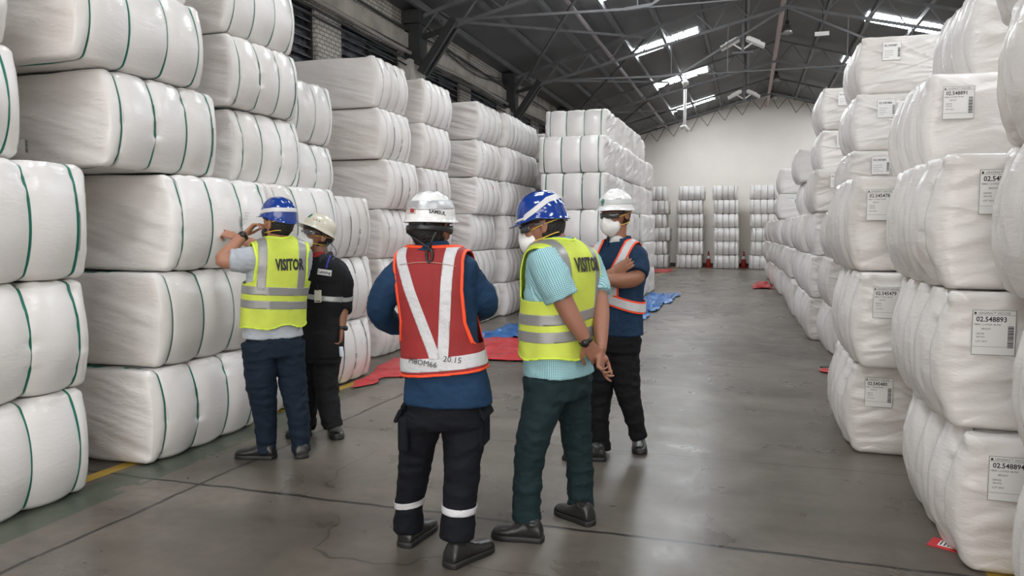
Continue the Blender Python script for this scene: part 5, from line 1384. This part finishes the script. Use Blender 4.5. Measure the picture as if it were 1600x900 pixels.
REDT = mat('red_plastic_sheet', (.52, .018, .026), .35, bump=(9, .4), var=(3, .15)); BLUT = mat('blue_tarpaulin', (.018, .12, .36), .35, bump=(12, .5), var=(4, .3))
tarp('floor_sheet', 'red plastic sheet beside the fourth left stack, left of the red-vested person', 'tarpaulin', [(-3.62, 6.30), (-3.30, 7.50), (-3.95, 8.05), (-3.78, 7.15)], REDT, .012, 2)
tarp('floor_sheet', 'wide red plastic sheet between the red vest and the checked shirt', 'tarpaulin', [(-3.75, 8.10), (-2.25, 8.42), (-2.45, 10.2), (-3.85, 9.7)], REDT, .03, 5, 80, 60)
tarp('floor_sheet', 'crumpled blue tarpaulin on the floor behind the red plastic sheet', 'tarpaulin', [(-3.65, 9.75), (-2.30, 10.15), (-2.42, 12.3), (-3.55, 11.2)], BLUT, .06, 8, 80, 60)
tarp('floor_sheet', 'crumpled blue tarpaulin sheet at the foot of the bale tower', 'tarpaulin', [(-2.22, 11.3), (-1.72, 12.4), (-1.42, 17.8), (-2.12, 17.9)], BLUT, .06, 12, 40, 110, 1.0)
tarp('floor_sheet', 'small red sheet on the floor beside the back-left stacks', 'tarpaulin', [(-3.5, 27.0), (-2.6, 27.0), (-2.6, 29.2), (-3.5, 29.2)], REDT, .02, 15, 24, 24)
tarp('floor_sheet', 'red sheet on the floor at the foot of the right row, far down', 'tarpaulin', [(.12, 20.2), (.62, 20.4), (.62, 22.9), (.40, 23.2)], REDT, .05, 18, 24, 40)
tarp('floor_sheet', 'small red scrap on the floor beside the fourth right stack', 'tarpaulin', [(.84, 8.62), (1.14, 8.62), (1.14, 8.95), (.9, 8.9)], REDT, .02, 22, 20, 20)
o = thing('floor_card', 'red and white printed card on the floor beside the second right stack', 'card', (.96, 4.02, 0), -.45)
MB().b2((-.075, -.06, 0), (.075, .06, .004)).add('card_sheet', REDM, o); MB().b2((-.035, -.035, .004), (.065, .035, .006)).add('white_panel', PAPER, o)
mb = MB()
for k in range(5): mb.b2((-.028+.017*k, -.028, .006), (-.022+.017*k, .028, .0068))
mb.add('barcode', INK, o)
o = thing('door_mat', 'dark scrap of board beside the red scrap, foot of the fourth right stack', 'board', (.93, 8.9, 0), .2)
MB().b2((-.12, -.14, 0), (.10, .05, .015)).add('board', RUB, o)
CONR = mat('red_cone', (.36, .018, .014), .5); CONW = mat('white_cone_band', (.8, .8, .78), .4)
for k, (x, lab) in enumerate(((-1.47, 'left of the two red traffic cones between the back stacks'), (-.12, 'right of the two red traffic cones between the back stacks'))):
    o = thing('traffic_cone', lab, 'cone', (x, 31.3, 0), 0, 'red cones between the back stacks'); o.scale = (.8, .8, .85)
    th = np.linspace(0, 2*math.pi, 24, endpoint=False)
    def cr(z): return .15-.13*(z/.75)
    R = [np.c_[cr(z)*np.cos(th), cr(z)*np.sin(th), np.full(24, z+.03)] for z in np.linspace(0, .75, 8)]
    add('cone_body', *rings_mesh(R), CONR, o); MB().b2((-.19, -.19, 0), (.19, .19, .035)).add('cone_base', CONR, o)
    R = [np.c_[(cr(z)+.004)*np.cos(th), (cr(z)+.004)*np.sin(th), np.full(24, z+.03)] for z in (.38, .44, .52)]; add('reflective_band', *rings_mesh(R, cap=False), CONW, o)
struct(MB().b2((XL, YB-.03, 0), (XR, YB, .14)).add('baseboard_back', mat('dark_skirting', (.09, .08, .07), .7)))
# printed marks and small label on the plastic of single bales
def bale_at(lv, stack): return [o_ for o_ in bpy.data.objects if o_.get('label', '') == 'green-strapped white bale, %s in the %s left stack' % (LEV[lv], stack)][0]
r_ = bale_at(2, 'second'); me = r_.data; hit, P, n_, _ = front_hit(me, (.19, .31)); z = n_; x = arr(0, 1, 0); y = arr(0, 0, 1); R = np.array([x, y, z]).T
mb = MB(); 
for k, s_ in enumerate(('LENZING FIBRES', '02.545463 LOT 1', 'MADE IN INDONESIA')):
    V, Fc = text_geo(s_, .013); mb.put(V+arr(.03, .06-.02*k, .001), Fc)
for k in range(10): mb.b2((-.075, .03-.011*k, .0), (-.075+.02+.008*(k % 3), .035-.011*k, .0012))
o = mb.add('stencil_print', mat('faint_grey_ink', (.25, .25, .25), .6), r_); o.matrix_local = Matrix(np.vstack([np.c_[R, P+z*.005], [0, 0, 0, 1]]).tolist())
r_ = bale_at(3, 'second'); h = bvh(r_.data).ray_cast(Vector((-.12, -3, .16)), Vector((0, 1, 0)))
R = np.array([[1, 0, 0], [0, 0, 1], [0, -1, 0]], float).T; put_label(r_, '02.545461', np.array(h[0])+arr(0, -.004, 0), R, True, .75)
